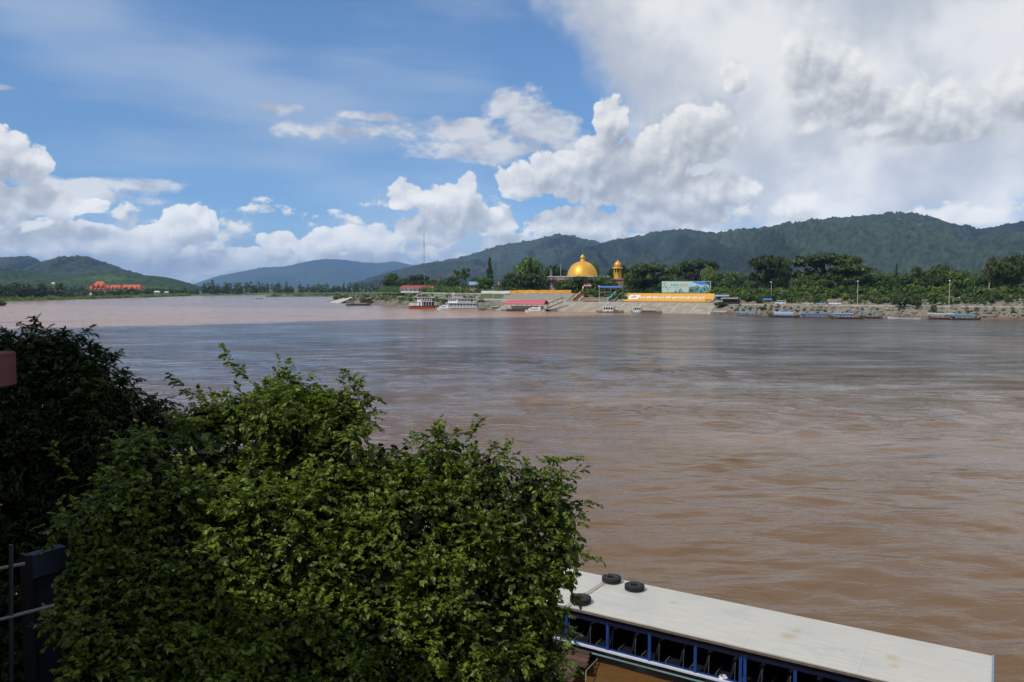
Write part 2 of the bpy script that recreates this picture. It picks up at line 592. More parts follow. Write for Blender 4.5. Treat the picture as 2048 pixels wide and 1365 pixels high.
# ------------------------------------------------------------------ land materials
def earth_material(name, a, b_, c_, scale=0.06, fine=1.3, bump=0.3):
    def b(nb, bsdf):
        geo = nb.new('ShaderNodeNewGeometry')
        pos = S(nb, geo.outputs['Position'])
        n1 = nb.noise(pos, scale, 5.0, 0.6, dim='3D')
        n2 = nb.noise(pos, fine, 5.0, 0.65, dim='3D')
        col = nb.mix(nb.sm(n1, 0.36, 0.62), a, b_)
        col = nb.mix(nb.sm(n2, 0.50, 0.72), col, c_)
        nb.put(bsdf.inputs['Base Color'], col)
        bsdf.inputs['Roughness'].default_value = 0.9
        bsdf.inputs['Specular IOR Level'].default_value = 0.2
        bp = nb.new('ShaderNodeBump')
        bp.inputs['Strength'].default_value = bump
        bp.inputs['Distance'].default_value = 0.3
        nb.put(bp.inputs['Height'], n2)
        nb.t.links.new(bp.outputs[0], bsdf.inputs['Normal'])
    return principled(name, b)


def forest_material(name, dark, mid, light, tree=0.05, rock=None, light_amt=0.62):
    def b(nb, bsdf):
        geo = nb.new('ShaderNodeNewGeometry')
        pos = S(nb, geo.outputs['Position'])
        n1 = nb.noise(pos, tree, 4.0, 0.6, dim='3D')
        n2 = nb.noise(pos, tree * 0.07, 5.0, 0.6, dim='3D')
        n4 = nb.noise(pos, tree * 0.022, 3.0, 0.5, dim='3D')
        col = nb.mix(nb.sm(n1, 0.35, 0.65), dark, mid)
        col = nb.mix(nb.sm(n2, light_amt, light_amt + 0.12, 0.0, 0.75), col, light)
        if rock:
            n3 = nb.noise(pos, tree * 0.4, 5.0, 0.7, dim='3D')
            col = nb.mix(nb.sm(n3, 0.64, 0.70, 0.0, 0.8), col, rock)
        col = nb.vm('SCALE', col, scale=nb.sm(n4, 0.36, 0.60, 0.50, 1.40))  # broad forest tones, also standing in for cloud shadow and sunlit folds
        nb.put(bsdf.inputs['Base Color'], col)
        bsdf.inputs['Roughness'].default_value = 0.95
        bsdf.inputs['Specular IOR Level'].default_value = 0.1
    return principled(name, b)


M_GRASS = earth_material('meadow', (0.075, 0.105, 0.030), (0.10, 0.13, 0.04), (0.13, 0.12, 0.06))
M_FLOOD = earth_material('floodplain', (0.06, 0.09, 0.025), (0.11, 0.14, 0.045), (0.13, 0.13, 0.06), scale=0.02, fine=0.2)


# ------------------------------------------------------------------ hills and mountains
def ridge(name, pts, dist, front, mat, res=14.0, ravine=0.62, canopy=5.0, seed=1, toe=4.0, gully=260.0):
    """A mountain: a crest line of known height over a width, sloping down towards the river and away behind."""
    ps = np.array(pts, float)
    u = (ps[:, 0] - 1024) / FPX
    hz = CAM_H + (HORIZON - ps[:, 1]) / FPX * dist * np.sqrt(1 + 0 * u)
    us = np.arange(u[0], u[-1], res / dist)
    # smooth interpolation of the crest
    h = np.interp(us, u, hz)
    k = max(3, int(60 / res)) | 1
    ker = np.hanning(k + 2)[1:-1]; ker /= ker.sum()
    h = np.convolve(np.pad(h, k // 2, mode='edge'), ker, 'valid')
    ts = np.concatenate([np.linspace(0, 1, int(front / res)), 1 + np.linspace(0, 1, 12)[1:] * 0.5])
    U_, T = np.meshgrid(us, ts, indexing='ij')
    H = np.repeat(h[:, None], len(ts), 1)
    prof = np.where(T <= 1, np.clip(T, 0, 1) ** 1.15, 1 - (T - 1) * 1.6)
    Y = dist - front + T * front
    X = U_ * Y                       # the range spreads out like a fan from the river bend
    inner = np.clip(np.sin(np.clip(T, 0, 1) * pi), 0, 1) ** 0.8
    wx = X + 120 * (fbm(X / 400, Y / 400, 3, seed + 5) - 0.5)
    rv = 1 - np.abs(2 * fbm(wx / gully, Y / (gully * 3.2), 4, seed) - 1) * 1.6
    Z = toe + (H - toe) * (prof + ravine * inner * (rv - 0.55))
    Z += canopy * (np.random.default_rng(seed).random(Z.shape) - 0.5) + canopy * 1.5 * (fbm(X / 30, Y / 30, 2, seed + 9) - 0.5)
    cap = CAM_H + (H - CAM_H) * np.clip(Y / dist, 0, 1) * 0.985 + canopy * 0.3
    Z = np.where(T < 0.99, np.minimum(Z, cap), Z)
    n, m = X.shape
    idx = np.arange(n * m).reshape(n, m)
    faces = np.stack([idx[:-1, :-1], idx[1:, :-1], idx[1:, 1:], idx[:-1, 1:]], -1).reshape(-1, 4)
    o = link(name, mesh_from(name, np.stack([X, Y, Z], -1).reshape(-1, 3), faces, [mat], smooth=False))
    return tag(o, kind='structure')


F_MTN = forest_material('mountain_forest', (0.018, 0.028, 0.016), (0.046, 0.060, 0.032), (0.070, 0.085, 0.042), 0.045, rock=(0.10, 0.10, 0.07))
F_FAR = forest_material('far_forest', (0.020, 0.035, 0.014), (0.040, 0.058, 0.020), (0.055, 0.075, 0.026), 0.02)
F_HILL = forest_material('hill_forest', (0.018, 0.034, 0.012), (0.036, 0.058, 0.018), (0.066, 0.098, 0.028), 0.05, light_amt=0.56)

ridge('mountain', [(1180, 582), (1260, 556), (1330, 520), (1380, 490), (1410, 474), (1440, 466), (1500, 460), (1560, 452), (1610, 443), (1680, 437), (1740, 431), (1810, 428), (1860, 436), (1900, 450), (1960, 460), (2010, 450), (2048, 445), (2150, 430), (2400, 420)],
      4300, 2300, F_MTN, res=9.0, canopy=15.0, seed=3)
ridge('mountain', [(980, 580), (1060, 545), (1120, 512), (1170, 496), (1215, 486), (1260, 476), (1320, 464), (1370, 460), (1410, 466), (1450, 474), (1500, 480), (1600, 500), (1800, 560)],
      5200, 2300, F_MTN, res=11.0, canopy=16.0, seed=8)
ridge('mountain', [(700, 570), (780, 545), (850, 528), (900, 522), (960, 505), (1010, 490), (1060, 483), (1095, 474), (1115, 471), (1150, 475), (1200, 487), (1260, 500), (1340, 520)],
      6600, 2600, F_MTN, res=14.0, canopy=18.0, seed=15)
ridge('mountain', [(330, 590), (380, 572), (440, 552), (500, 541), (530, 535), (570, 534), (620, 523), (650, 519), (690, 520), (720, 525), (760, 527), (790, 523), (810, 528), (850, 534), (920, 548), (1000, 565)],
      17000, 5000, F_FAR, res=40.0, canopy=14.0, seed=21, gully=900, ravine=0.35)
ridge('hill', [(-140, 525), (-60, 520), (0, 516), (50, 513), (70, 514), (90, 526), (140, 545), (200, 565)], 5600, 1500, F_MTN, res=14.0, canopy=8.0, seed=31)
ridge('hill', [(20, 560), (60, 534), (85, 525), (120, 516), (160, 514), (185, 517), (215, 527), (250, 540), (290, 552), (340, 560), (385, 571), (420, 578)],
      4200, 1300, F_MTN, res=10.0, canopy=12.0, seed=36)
ridge('hill', [(-160, 540), (-60, 535), (0, 535), (60, 545), (100, 553), (150, 552), (180, 545), (230, 546), (290, 553), (330, 555), (360, 562), (395, 573)],
      2900, 900, F_HILL, res=8.0, canopy=9.0, seed=41, gully=180)


# ------------------------------------------------------------------ river banks
def smooth_path(pts, step):
    """Resample a polyline (Catmull-Rom) at a given spacing."""
    pts = np.array(pts, float)
    p = np.vstack([2 * pts[0] - pts[1], pts, 2 * pts[-1] - pts[-2]])
    out = []
    for i in range(1, len(p) - 2):
        n = max(2, int(np.linalg.norm(p[i + 1] - p[i]) / step))
        for t in np.linspace(0, 1, n, endpoint=False):
            out.append(0.5 * ((2 * p[i]) + (-p[i - 1] + p[i + 1]) * t + (2 * p[i - 1] - 5 * p[i] + 4 * p[i + 1] - p[i + 2]) * t ** 2 + (-p[i - 1] + 3 * p[i] - 3 * p[i + 1] + p[i + 2]) * t ** 3))
    out.append(p[-2])
    return np.array(out)


# far shore, from beyond the right edge of the view to the cape where the rivers part
SHORE = smooth_path([(560, 136), (330, 255), (205, 319), (96, 375), (-6, 434), (-61, 478), (-101, 575), (-136, 655), (-170, 735), (-158, 800), (-60, 900), (150, 1010)], 3.0)
_tan = np.gradient(SHORE, axis=0)
_tan /= np.linalg.norm(_tan, axis=1)[:, None]
_k = np.hanning(23)[1:-1]; _k /= _k.sum()
_nrm = np.stack([_tan[:, 1], -_tan[:, 0]], 1)
_nrm = np.stack([np.convolve(np.pad(_nrm[:, i], 10, mode='edge'), _k, 'valid') for i in (0, 1)], 1)
_nrm /= np.linalg.norm(_nrm, axis=1)[:, None]


def shore_px(px):
    """Index of the shore sample seen in a given image column."""
    u = (px - 1024) / FPX
    n = int(len(SHORE) * 0.80)
    return int(np.argmin(np.abs(SHORE[:n, 0] / SHORE[:n, 1] - u)))


def bank_profile(px):
    """Heights against distance inland: [(t, z)...] for the kinds of bank along the shore."""
    if px > 1425:      # rubble slope, road, planted slope, plateau
        return [(-6, -1.2), (0, 0.0), (9, 3.9), (10.5, 4.1), (20, 4.2), (22, 4.6), (36, 8.2), (44, 9.3), (60, 9.6)]
    if px > 960:       # concrete apron, promenade, upper stone slope, terrace
        return [(-6, -1.4), (0, 0.0), (16, 4.4), (17, 4.5), (25, 4.6), (26, 4.7), (37, 9.0), (39, 9.2), (60, 9.6)]
    if px > 740:       # silt beach, rough slope, stone wall, terrace
        return [(-6, -0.8), (0, 0.0), (10, 1.8), (14, 3.4), (24, 4.4), (27, 5.6), (36, 8.6), (38, 8.8), (60, 9.4)]
    return [(-6, -0.8), (0, 0.0), (6, 1.3), (14, 2.8), (24, 3.8), (30, 5.0), (40, 5.4), (50, 5.6), (60, 5.8)]


T_ROWS = np.concatenate([[-6, 0, 3, 6], np.arange(8, 46, 1.6), [50, 55, 60]])
_pxs = 1024 + FPX * SHORE[:, 0] / np.maximum(SHORE[:, 1], 1)
_tip = int(np.argmin(SHORE[:, 0]))
HEIGHTS = np.zeros((len(SHORE), len(T_ROWS)))
for _i in range(len(SHORE)):
    pr = bank_profile(_pxs[_i] if _i <= _tip else 600)
    HEIGHTS[_i] = np.interp(T_ROWS, [q[0] for q in pr], [q[1] for q in pr])
_ks = np.hanning(9)[1:-1]; _ks /= _ks.sum()
for _j in range(len(T_ROWS)):
    HEIGHTS[:, _j] = np.convolve(np.pad(HEIGHTS[:, _j], 3, mode='edge'), _ks, 'valid')


def bank_xy(i, t):
    return SHORE[i] + _nrm[i] * t


def bank_z(i, t):
    return float(np.interp(t, T_ROWS, HEIGHTS[i]))


def on_bank(px, t, dz=0.0):
    """World point on the far bank in an image column, t metres inland of the water's edge (columns are matched on the ground itself)."""
    u = (px - 1024) / FPX
    n = _tip
    q = SHORE[:n] + _nrm[:n] * t
    i = int(np.argmin(np.abs(q[:, 0] / q[:, 1] - u)))
    return Vector((q[i, 0], q[i, 1], bank_z(i, t) + dz))


SHORE_ANGLE = math.atan2(319 - 434, 205 + 6)      # direction of the main stretch (towards the right of the view)


def bank_material():
    def b(nb, bsdf):
        geo = nb.new('ShaderNodeNewGeometry')
        pos = S(nb, geo.outputs['Position'])
        x, y, z = nb.sep(pos)
        n1 = nb.noise(pos, 0.11, 5.0, 0.6, dim='3D')
        n2 = nb.noise(pos, 0.9, 5.0, 0.65, dim='3D')
        rub = nb.vor(pos, 0.9, dim='3D', out='Color')
        rr, rg, rb = nb.sep(rub)
        stone = nb.mix(rr, (0.13, 0.115, 0.09), (0.27, 0.24, 0.19))
        soil = nb.mix(n2, (0.17, 0.13, 0.085), (0.26, 0.21, 0.145))
        grass = nb.mix(n2, (0.05, 0.075, 0.02), (0.11, 0.135, 0.04))
        c = nb.mix(nb.sm(n2, 0.45, 0.55), stone, soil)
        green = nb.sm(n1 + nb.sm(z, 4.4, 9.0, -0.12, 0.22) + nb.sm(x, 60.0, -30.0, 0.0, 0.12), 0.47, 0.58)
        c = nb.mix(green, c, grass)
        c = nb.mix(nb.sm(z, 0.9, 0.1), c, (0.16, 0.10, 0.06))
        nb.put(bsdf.inputs['Base Color'], c)
        bsdf.inputs['Roughness'].default_value = 0.9
        bp = nb.new('ShaderNodeBump')
        bp.inputs['Strength'].default_value = 0.6
        bp.inputs['Distance'].default_value = 0.5
        nb.put(bp.inputs['Height'], n2)
        nb.t.links.new(bp.outputs[0], bsdf.inputs['Normal'])
    return principled('bank_earth', b)


def build_far_bank():
    V, nT = [], len(T_ROWS)
    rng = np.random.default_rng(4)
    for i in range(len(SHORE)):
        for j, t in enumerate(T_ROWS):
            p = bank_xy(i, t)
            smooth_here = 960 < _pxs[i] <= 1440 and i < _tip
            jz = 0 if (smooth_here or t <= 0) else rng.normal(0, 0.14)
            V.append((p[0], p[1], HEIGHTS[i, j] + jz))
    idx = np.arange(len(V)).reshape(len(SHORE), nT)
    F = np.stack([idx[:-1, :-1], idx[:-1, 1:], idx[1:, 1:], idx[1:, :-1]], -1).reshape(-1, 4)
    o = link('river_bank', mesh_from('river_bank', V, F, [bank_material()]))
    tag(o, kind='structure')
    # flat country behind the bank, out to the foot of the mountains
    inner = [(*bank_xy(i, 57), 9.2) for i in range(0, _tip - 40, 4)]
    poly = inner + [(-60, 640, 9.2), (0, 760, 9.0), (160, 960, 9), (900, 1350, 9), (2500, 2100, 9), (9000, 3200, 9), (9000, 100, 9), (3000, -400, 9)]
    tag(link('plain', mesh_from('plain', poly, [tuple(range(len(poly)))], [M_GRASS])), kind='structure')


build_far_bank()

LEFT_SHORE = smooth_path([(-800, 60), (-600, 380), (-490, 590), (-455, 708), (-468, 850), (-483, 1062), (-509, 1300), (-492, 1400), (-430, 1510), (-356, 1640), (-200, 1715), (0, 1760), (400, 1850), (1500, 2250)], 12.0)


def build_left_land():
    t = np.gradient(LEFT_SHORE, axis=0)
    t /= np.linalg.norm(t, axis=1)[:, None]
    nr = np.stack([-t[:, 1], t[:, 0]], 1)
    prof = [(-6, -1), (0, 0), (8, 2.0), (30, 3.0), (90, 4.0)]
    V = []
    rng = np.random.default_rng(2)
    for p, n in zip(LEFT_SHORE, nr):
        w = rng.normal(0, 1.5)
        for (d, z) in prof:
            V.append((p[0] + n[0] * (d + w), p[1] + n[1] * (d + w), z))
    idx = np.arange(len(V)).reshape(len(LEFT_SHORE), len(prof))
    F = np.stack([idx[:-1, :-1], idx[1:, :-1], idx[1:, 1:], idx[:-1, 1:]], -1).reshape(-1, 4)
    tag(link('opposite_bank', mesh_from('opposite_bank', V, F, [M_FLOOD])), kind='structure')
    inner = [(*(p + n * 80), 3.6) for p, n in zip(LEFT_SHORE[::2], nr[::2])]
    poly = inner + [(9000, 4200, 3.6), (9000, 23000, 3.6), (-15000, 23000, 3.6), (-15000, -800, 3.6), (-3000, -800, 3.6)]
    tag(link('ground', mesh_from('ground', poly, [tuple(range(len(poly)))], [M_FLOOD])), kind='structure')


build_left_land()


# ------------------------------------------------------------------ air
def build_haze():
    m = bpy.data.materials.new('haze_air')
    m.use_nodes = True
    t = m.node_tree
    t.nodes.clear()
    vol = t.nodes.new('ShaderNodeVolumePrincipled')
    vol.inputs['Color'].default_value = (0.36, 0.60, 1.0, 1)
    vol.inputs['Density'].default_value = HAZE_DENSITY
    vol.inputs['Anisotropy'].default_value = 0.0
    out = t.nodes.new('ShaderNodeOutputMaterial')
    t.links.new(vol.outputs[0], out.inputs['Volume'])
    mb = MB().box(-15500, 9500, -1500, 24000, -4, 690)
    o = mb.build('haze', m)
    tag(o, kind='stuff')


HAZE_DENSITY = 5.6e-5
build_haze()

# ------------------------------------------------------------------ foliage
def leaf_material(name, dark, light, scale=0.35, trans=0.25, rough=0.55, spec=0.3, rnd=0.25, hue=None):
    """Leaves: clumps of two greens, per-tree variation, light passing through the blades."""
    def b(nb, bsdf):
        t = nb.t
        tc = nb.new('ShaderNodeTexCoord')
        geo = nb.new('ShaderNodeNewGeometry')
        info = nb.new('ShaderNodeObjectInfo')
        n = nb.noise(S(nb, tc.outputs['Object']), scale, 3.0, 0.6, dim='3D')
        isl = S(nb, geo.outputs['Random Per Island'])
        c = nb.mix(nb.sm(n * 0.75 + isl * 0.5, 0.34, 0.92), dark, light)
        if hue:
            c = nb.mix(nb.sm(isl, 0.93, 0.96), c, hue)
        c = nb.vm('SCALE', c, scale=S(nb, info.outputs['Random']) * (2 * rnd) + (1 - rnd))
        nb.put(bsdf.inputs['Base Color'], c)
        bsdf.inputs['Roughness'].default_value = rough
        bsdf.inputs['Specular IOR Level'].default_value = spec
        tr = nb.new('ShaderNodeBsdfTranslucent')
        nb.put(tr.inputs['Color'], nb.vm('MULTIPLY', c, (1.5, 1.7, 0.7)))
        mx = nb.new('ShaderNodeMixShader')
        mx.inputs[0].default_value = trans
        t.links.new(bsdf.outputs[0], mx.inputs[1])
        t.links.new(tr.outputs[0], mx.inputs[2])
        t.links.new(mx.outputs[0], t.nodes['Material Output'].inputs['Surface'])
    return principled(name, b)


def leaf_cloud(lobes, n, size, rng, shell=0.55, flat=0.35, droop=0.0):
    """n small bent leaf clumps spread through ellipsoidal lobes [(cx,cy,cz,rx,ry,rz)]; returns verts and quads."""
    lob = np.array(lobes, float)
    vol = (lob[:, 3] * lob[:, 4] + lob[:, 4] * lob[:, 5] + lob[:, 3] * lob[:, 5])
    k = rng.choice(len(lob), n, p=vol / vol.sum())
    d = rng.normal(size=(n, 3)); d /= np.linalg.norm(d, axis=1)[:, None]
    r = (shell + (1 - shell) * rng.random(n)) * (1 + rng.normal(0, 0.07, n))
    c = lob[k, :3] + d * lob[k, 3:] * r[:, None]
    nr = d + rng.normal(0, 0.65, (n, 3)) + np.array([0, 0, flat])
    nr /= np.linalg.norm(nr, axis=1)[:, None]
    a = np.cross(nr, rng.normal(size=(n, 3)))
    a /= np.linalg.norm(a, axis=1)[:, None]
    b = np.cross(nr, a)
    s = size * (0.55 + 0.9 * rng.random(n))[:, None]
    w = s * (0.45 + 0.3 * rng.random(n))[:, None]
    v = np.stack([c - a * s, c + b * w + nr * s * 0.18, c + a * s - np.array([0, 0, 1]) * s * droop, c - b * w + nr * s * 0.18], 1)
    return v.reshape(-1, 3), np.arange(4 * n).reshape(n, 4)


LEAF_DARK = leaf_material('rain_tree_leaves', (0.022, 0.038, 0.008), (0.088, 0.122, 0.024), 0.22)
LEAF_MID = leaf_material('broad_leaves', (0.036, 0.066, 0.012), (0.130, 0.190, 0.032), 0.25)
LEAF_LIGHT = leaf_material('fresh_leaves', (0.072, 0.110, 0.018), (0.195, 0.245, 0.048), 0.30)
LEAF_DRY = leaf_material('brownish_leaves', (0.060, 0.050, 0.025), (0.115, 0.100, 0.045), 0.30)
LEAF_REED = leaf_material('reed_leaves', (0.075, 0.095, 0.030), (0.165, 0.175, 0.060), 0.5)
BARK = earth_material('bark', (0.045, 0.034, 0.024), (0.075, 0.058, 0.042), (0.10, 0.08, 0.06), 0.8, 5.0, 0.5)


def crown_lobes(style, rng):
    """Lobes of a crown of unit height 1 (ground at 0) and unit half width 1."""
    L = []
    if style == 'umbrella':
        for k in range(20):
            a, q = rng.random() * 6.28, math.sqrt(rng.random()) * 0.76
            L.append((q * math.cos(a), q * math.sin(a), 0.64 + 0.26 * (1 - q * q) + rng.normal(0, 0.02), 0.30 + 0.12 * rng.random(), 0.30 + 0.12 * rng.random(), 0.085 + 0.05 * rng.random()))
        for k in range(16):
            a, q = rng.random() * 6.28, 0.35 + 0.5 * rng.random()
            L.append((q * math.cos(a), q * math.sin(a), 0.36 + rng.random() * 0.26, 0.28, 0.28, 0.10))
    elif style == 'round':
        for k in range(18):
            d = rng.normal(size=3); d /= np.linalg.norm(d)
            q = 0.64 * rng.random() ** 0.4
            L.append((d[0] * q, d[1] * q, 0.54 + d[2] * q * 0.50, 0.36 + 0.1 * rng.random(), 0.36 + 0.1 * rng.random(), 0.17 + 0.05 * rng.random()))
    elif style == 'spire':
        for k in range(12):
            h = 0.25 + 0.7 * k / 11
            w = (1.02 - h) * 1.1 + 0.12
            a = rng.random() * 6.28
            L.append((0.3 * w * math.cos(a), 0.3 * w * math.sin(a), h, 0.55 * w + 0.08, 0.55 * w + 0.08, 0.075))
    elif style == 'sparse':
        for k in range(11):
            a, q = rng.random() * 6.28, 0.3 + 0.55 * rng.random()
            L.append((q * math.cos(a), q * math.sin(a), 0.62 + 0.34 * rng.random(), 0.26, 0.26, 0.055))
    elif style == 'bush':
        for k in range(10):
            d = rng.normal(size=3); d /= np.linalg.norm(d)
            q = 0.6 * rng.random() ** 0.5
            L.append((d[0] * q, d[1] * q, 0.46 + d[2] * q * 0.45, 0.42, 0.42, 0.26))
    return L


def make_tree_mesh(style, n, size, seed):
    rng = np.random.default_rng(seed)
    lobes = crown_lobes(style, rng)
    v, f = leaf_cloud(lobes, n, size, rng, shell=0.35)
    # trunk and limbs
    mb = MB()
    h0 = {'umbrella': 0.34, 'round': 0.26, 'spire': 0.9, 'sparse': 0.5, 'bush': 0.18}[style]
    tr = 0.035 if style != 'umbrella' else 0.055
    mb.tube([(0, 0, -0.04), (0.01, 0, h0 * 0.5), (0.02, 0.01, h0)], [tr * 1.25, tr, tr * 0.8], 7)
    if style != 'spire':
        for (cx, cy, cz, rx, ry, rz) in lobes[::2]:
            mid = (cx * 0.45, cy * 0.45, h0 + (cz - h0) * 0.6)
            mb.tube([(0.02, 0.01, h0 * 0.92), mid, (cx * 0.9, cy * 0.9, cz)], [tr * 0.6, tr * 0.35, tr * 0.12], 5)
    return (v, f), (mb.v, mb.f)


TREE_KINDS = {}
def tree_proto(style, variant, leaf, n, size):
    key = (style, variant, leaf.name)
    if key not in TREE_KINDS:
        (v, f), (tv, tf) = make_tree_mesh(style, n, size, hash(style) % 1 + variant * 7 + {'umbrella': 1, 'round': 2, 'spire': 3, 'sparse': 4, 'bush': 5}[style] * 100)
        crown = mesh_from('crown', v, f, [leaf])
        trunk = mesh_from('trunk', tv, tf, [BARK], smooth=True)
        TREE_KINDS[key] = (crown, trunk)
    return TREE_KINDS[key]


def plant_tree(name, cat, label, pos, height, half_w, style, leaf, variant=0, group=None, n=1500, size=0.05, trunk=True):
    crown, tr = tree_proto(style, variant, leaf, n, size)
    o = thing(name, label, cat, pos, (pos[0] * 1.7 + pos[1]) % 6.28, group, (half_w, half_w, height))
    link('crown', crown, o)
    if trunk: link('trunk', tr, o)
    return o


def tree_px(px, t, top, width, style, leaf, label, variant=0, name='tree', cat='tree', n=2600, size=0.062, group='trees on the far bank', sink=0.0):
    """A tree on the far bank: image column of its trunk, metres inland, row of its top, width in photo pixels."""
    p = on_bank(px, min(t, 58)) if t <= 58 else on_bank(px, 58)
    if t > 58:
        u = (px - 1024) / FPX
        d = Vector((u, 1, 0))
        p = Vector((p.x + d.x * (t - 58), p.y + (t - 58), 9.2))
    k = ppm(p.y)
    ztop = CAM_H + (HORIZON - top) / k
    p.z -= sink
    width *= 1.12
    return plant_tree(name, cat, label, p, ztop - p.z, width / k / 2 * 0.92, style, leaf, variant, group, n, size)


U, O, SPI, SPA, B_ = 'umbrella', 'round', 'spire', 'sparse', 'bush'
D_, M_, L_, Y_ = LEAF_DARK, LEAF_MID, LEAF_LIGHT, LEAF_DRY
FAR_TREES = [
    (742, 60, 548, 50, O, D_, 'dark broad tree standing alone at the tip of the cape', 0),
    (786, 70, 549, 22, SPI, L_, 'slim pale green tree beside the dark tree of the cape', 0),
    (812, 95, 555, 40, O, D_, 'low dark tree behind the long red roof, near its end', 1),
    (838, 100, 550, 44, U, D_, 'dark wide tree just beside the foot of the radio mast', 0),
    (868, 100, 558, 40, O, D_, 'dark rounded tree behind the red crane boom', 2),
    (893, 62, 560, 42, O, M_, 'bushy green tree between the red crane and the thin-stemmed pair', 0),
    (911, 80, 541, 22, SPA, M_, 'thin-stemmed tree with a small tuft crown, smaller of a pair', 0),
    (932, 78, 538, 28, SPA, M_, 'thin-stemmed tree with a drooping tuft crown, taller of a pair', 1),
    (980, 66, 517, 25, SPI, D_, 'tall narrow tree rising like a spire above the bank', 1),
    (903, 74, 554, 50, O, D_, 'dark round tree behind the thin-stemmed pair', 2),
    (952, 72, 556, 46, O, M_, 'green tree behind the small pink house', 0),
    (1027, 76, 543, 52, O, D_, 'dark tree filling in beside the biggest round tree', 3),
    (792, 88, 557, 44, O, M_, 'low green tree behind the slim pale one', 3),
    (972, 54, 553, 52, O, M_, 'round green tree at the foot of the spire-like tree', 1),
    (1012, 60, 556, 40, O, D_, 'dark round tree between the spire-like tree and the big domed tree', 1),
    (1057, 62, 511, 68, O, M_, 'biggest round tree, pale topped, left of the golden dome', 2),
    (1062, 50, 548, 78, U, D_, 'dark spreading tree over the orange cloth wall', 1),
    (1106, 110, 528, 62, O, D_, 'dark grove tree behind the pink hall', 2),
    (1112, 50, 553, 76, O, D_, 'dark leafy tree at the corner of the orange cloth wall', 0),
    (1136, 50, 556, 62, O, M_, 'green tree in front of the pink hall', 3),
    (1168, 52, 551, 66, O, D_, 'leafy tree covering the foot of the golden dome', 1),
    (1186, 120, 523, 34, O, M_, 'tree peeking out behind the golden dome', 2),
    (1200, 54, 552, 60, O, L_, 'pale green tree between the golden dome and the golden tower', 0),
    (1222, 110, 533, 28, O, D_, 'dark tree just behind the golden tower', 2),
    (1246, 108, 527, 30, O, D_, 'taller dark tree pressed against the golden tower', 1),
    (1252, 58, 543, 24, O, L_, 'yellow green tree at the foot of the golden tower', 1),
    (1300, 54, 528, 104, U, D_, 'massive dark umbrella tree left of the billboard', 2),
    (1282, 62, 536, 70, O, D_, 'dark round tree behind the massive umbrella tree', 2),
    (1395, 95, 522, 96, U, D_, 'wide dark umbrella tree rising behind the billboard', 3),
    (1386, 70, 540, 28, SPA, Y_, 'brownish sparse tree above the billboard', 2),
    (1421, 66, 529, 38, O, L_, 'yellow green bushy tree above the end of the billboard', 2),
    (1458, 80, 540, 56, O, M_, 'round green tree to the right of the billboard', 3),
    (1528, 58, 513, 78, U, D_, 'umbrella tree with its bare forked trunk showing', 4),
    (1568, 90, 512, 46, O, D_, 'dark tree wedged between the two broad umbrella trees', 0),
    (1650, 66, 507, 146, U, D_, 'broadest umbrella tree of the far bank', 5),
    (1698, 54, 529, 92, U, D_, 'lower dark umbrella tree in front of the broadest one', 6),
    (1610, 50, 553, 52, O, M_, 'bright green tree at the foot of the broadest umbrella tree', 0),
    (1650, 49, 556, 44, O, M_, 'green tree right below the broadest umbrella crown', 1),
    (1757, 58, 547, 56, O, M_, 'round mid-green tree behind the second lamp post from the edge', 3),
    (1791, 70, 530, 12, SPI, D_, 'tiny-headed thin tree poking above the round trees', 0),
    (1803, 56, 549, 52, O, M_, 'round mid-green tree below the thin poking tree', 1),
    (1833, 76, 533, 36, O, D_, 'dark tree rising behind the round green trees', 0),
    (1875, 72, 527, 64, O, D_, 'dark broad tree behind the lamp post nearest the view edge', 1),
    (1868, 54, 546, 50, O, D_, 'lower dark tree in front of the dark broad tree', 3),
    (1928, 54, 537, 62, O, M_, 'large round green tree beside the lamp post nearest the edge', 2),
    (1984, 60, 508, 40, O, Y_, 'brownish ragged tree beside the tallest dark tree', 3),
    (1965, 56, 548, 44, O, D_, 'dark low tree behind the cross-shaped pole', 2),
    (2026, 55, 507, 96, O, D_, 'tallest dark tree at the edge of the view', 1),
    (2110, 56, 520, 90, U, D_, 'umbrella tree past the tallest dark tree', 0),
]
for (px, t, top, w, st, lf, lab, var) in FAR_TREES:
    tree_px(px, t, top, w, st, lf, lab, var)

# lower growth between and below the trees, and on the slopes above the road
_rng = random.Random(12)
LANDMARKS = [(660, 'the tip of the cape'), (706, 'the dark barge'), (742, 'the dark tree of the cape'), (786, 'the slim pale tree'), (818, 'the bow of the orange ferry'), (849, 'the radio mast'), (876, 'the red crane'), (905, 'the white launch'),
             (925, 'the tan ship roof'), (950, 'the small pink house'), (985, 'the spire-like tree'), (1020, 'the pier end'), (1057, 'the biggest round tree'), (1107, 'the lamp behind the orange wall'), (1150, 'the golden stairway'), (1180, 'the pink shelter'),
             (1201, 'the promenade lamp'), (1225, 'the teal stairway'), (1262, 'the banner emblem'), (1300, 'the massive umbrella tree'), (1430, 'the grey-roofed stall'), (1464, 'the thatched hut'), (1496, 'the teal roofed boat'), (1533, 'the blue umbrella stall'), (1558, 'the minivan'), (1590, 'the tarpaulin boat'),
             (1616, 'the beige pickup'), (1641, 'the blue hatchback'), (1674, 'the white pickup'), (1713, 'the lamp past the white pickup'), (1741, 'the open grey green boat'), (1770, 'the thin poking tree'), (1800, 'the dark riprap tree'), (1833, 'the small dark riprap tree'), (1860, 'the pale grass clump'),
             (1895, 'the lamp nearest the edge'), (1930, 'the flat teal boat roof'), (1955, 'the large round tree'), (1978, 'the cross-shaped pole'), (2026, 'the tallest dark tree')]
_used = {}
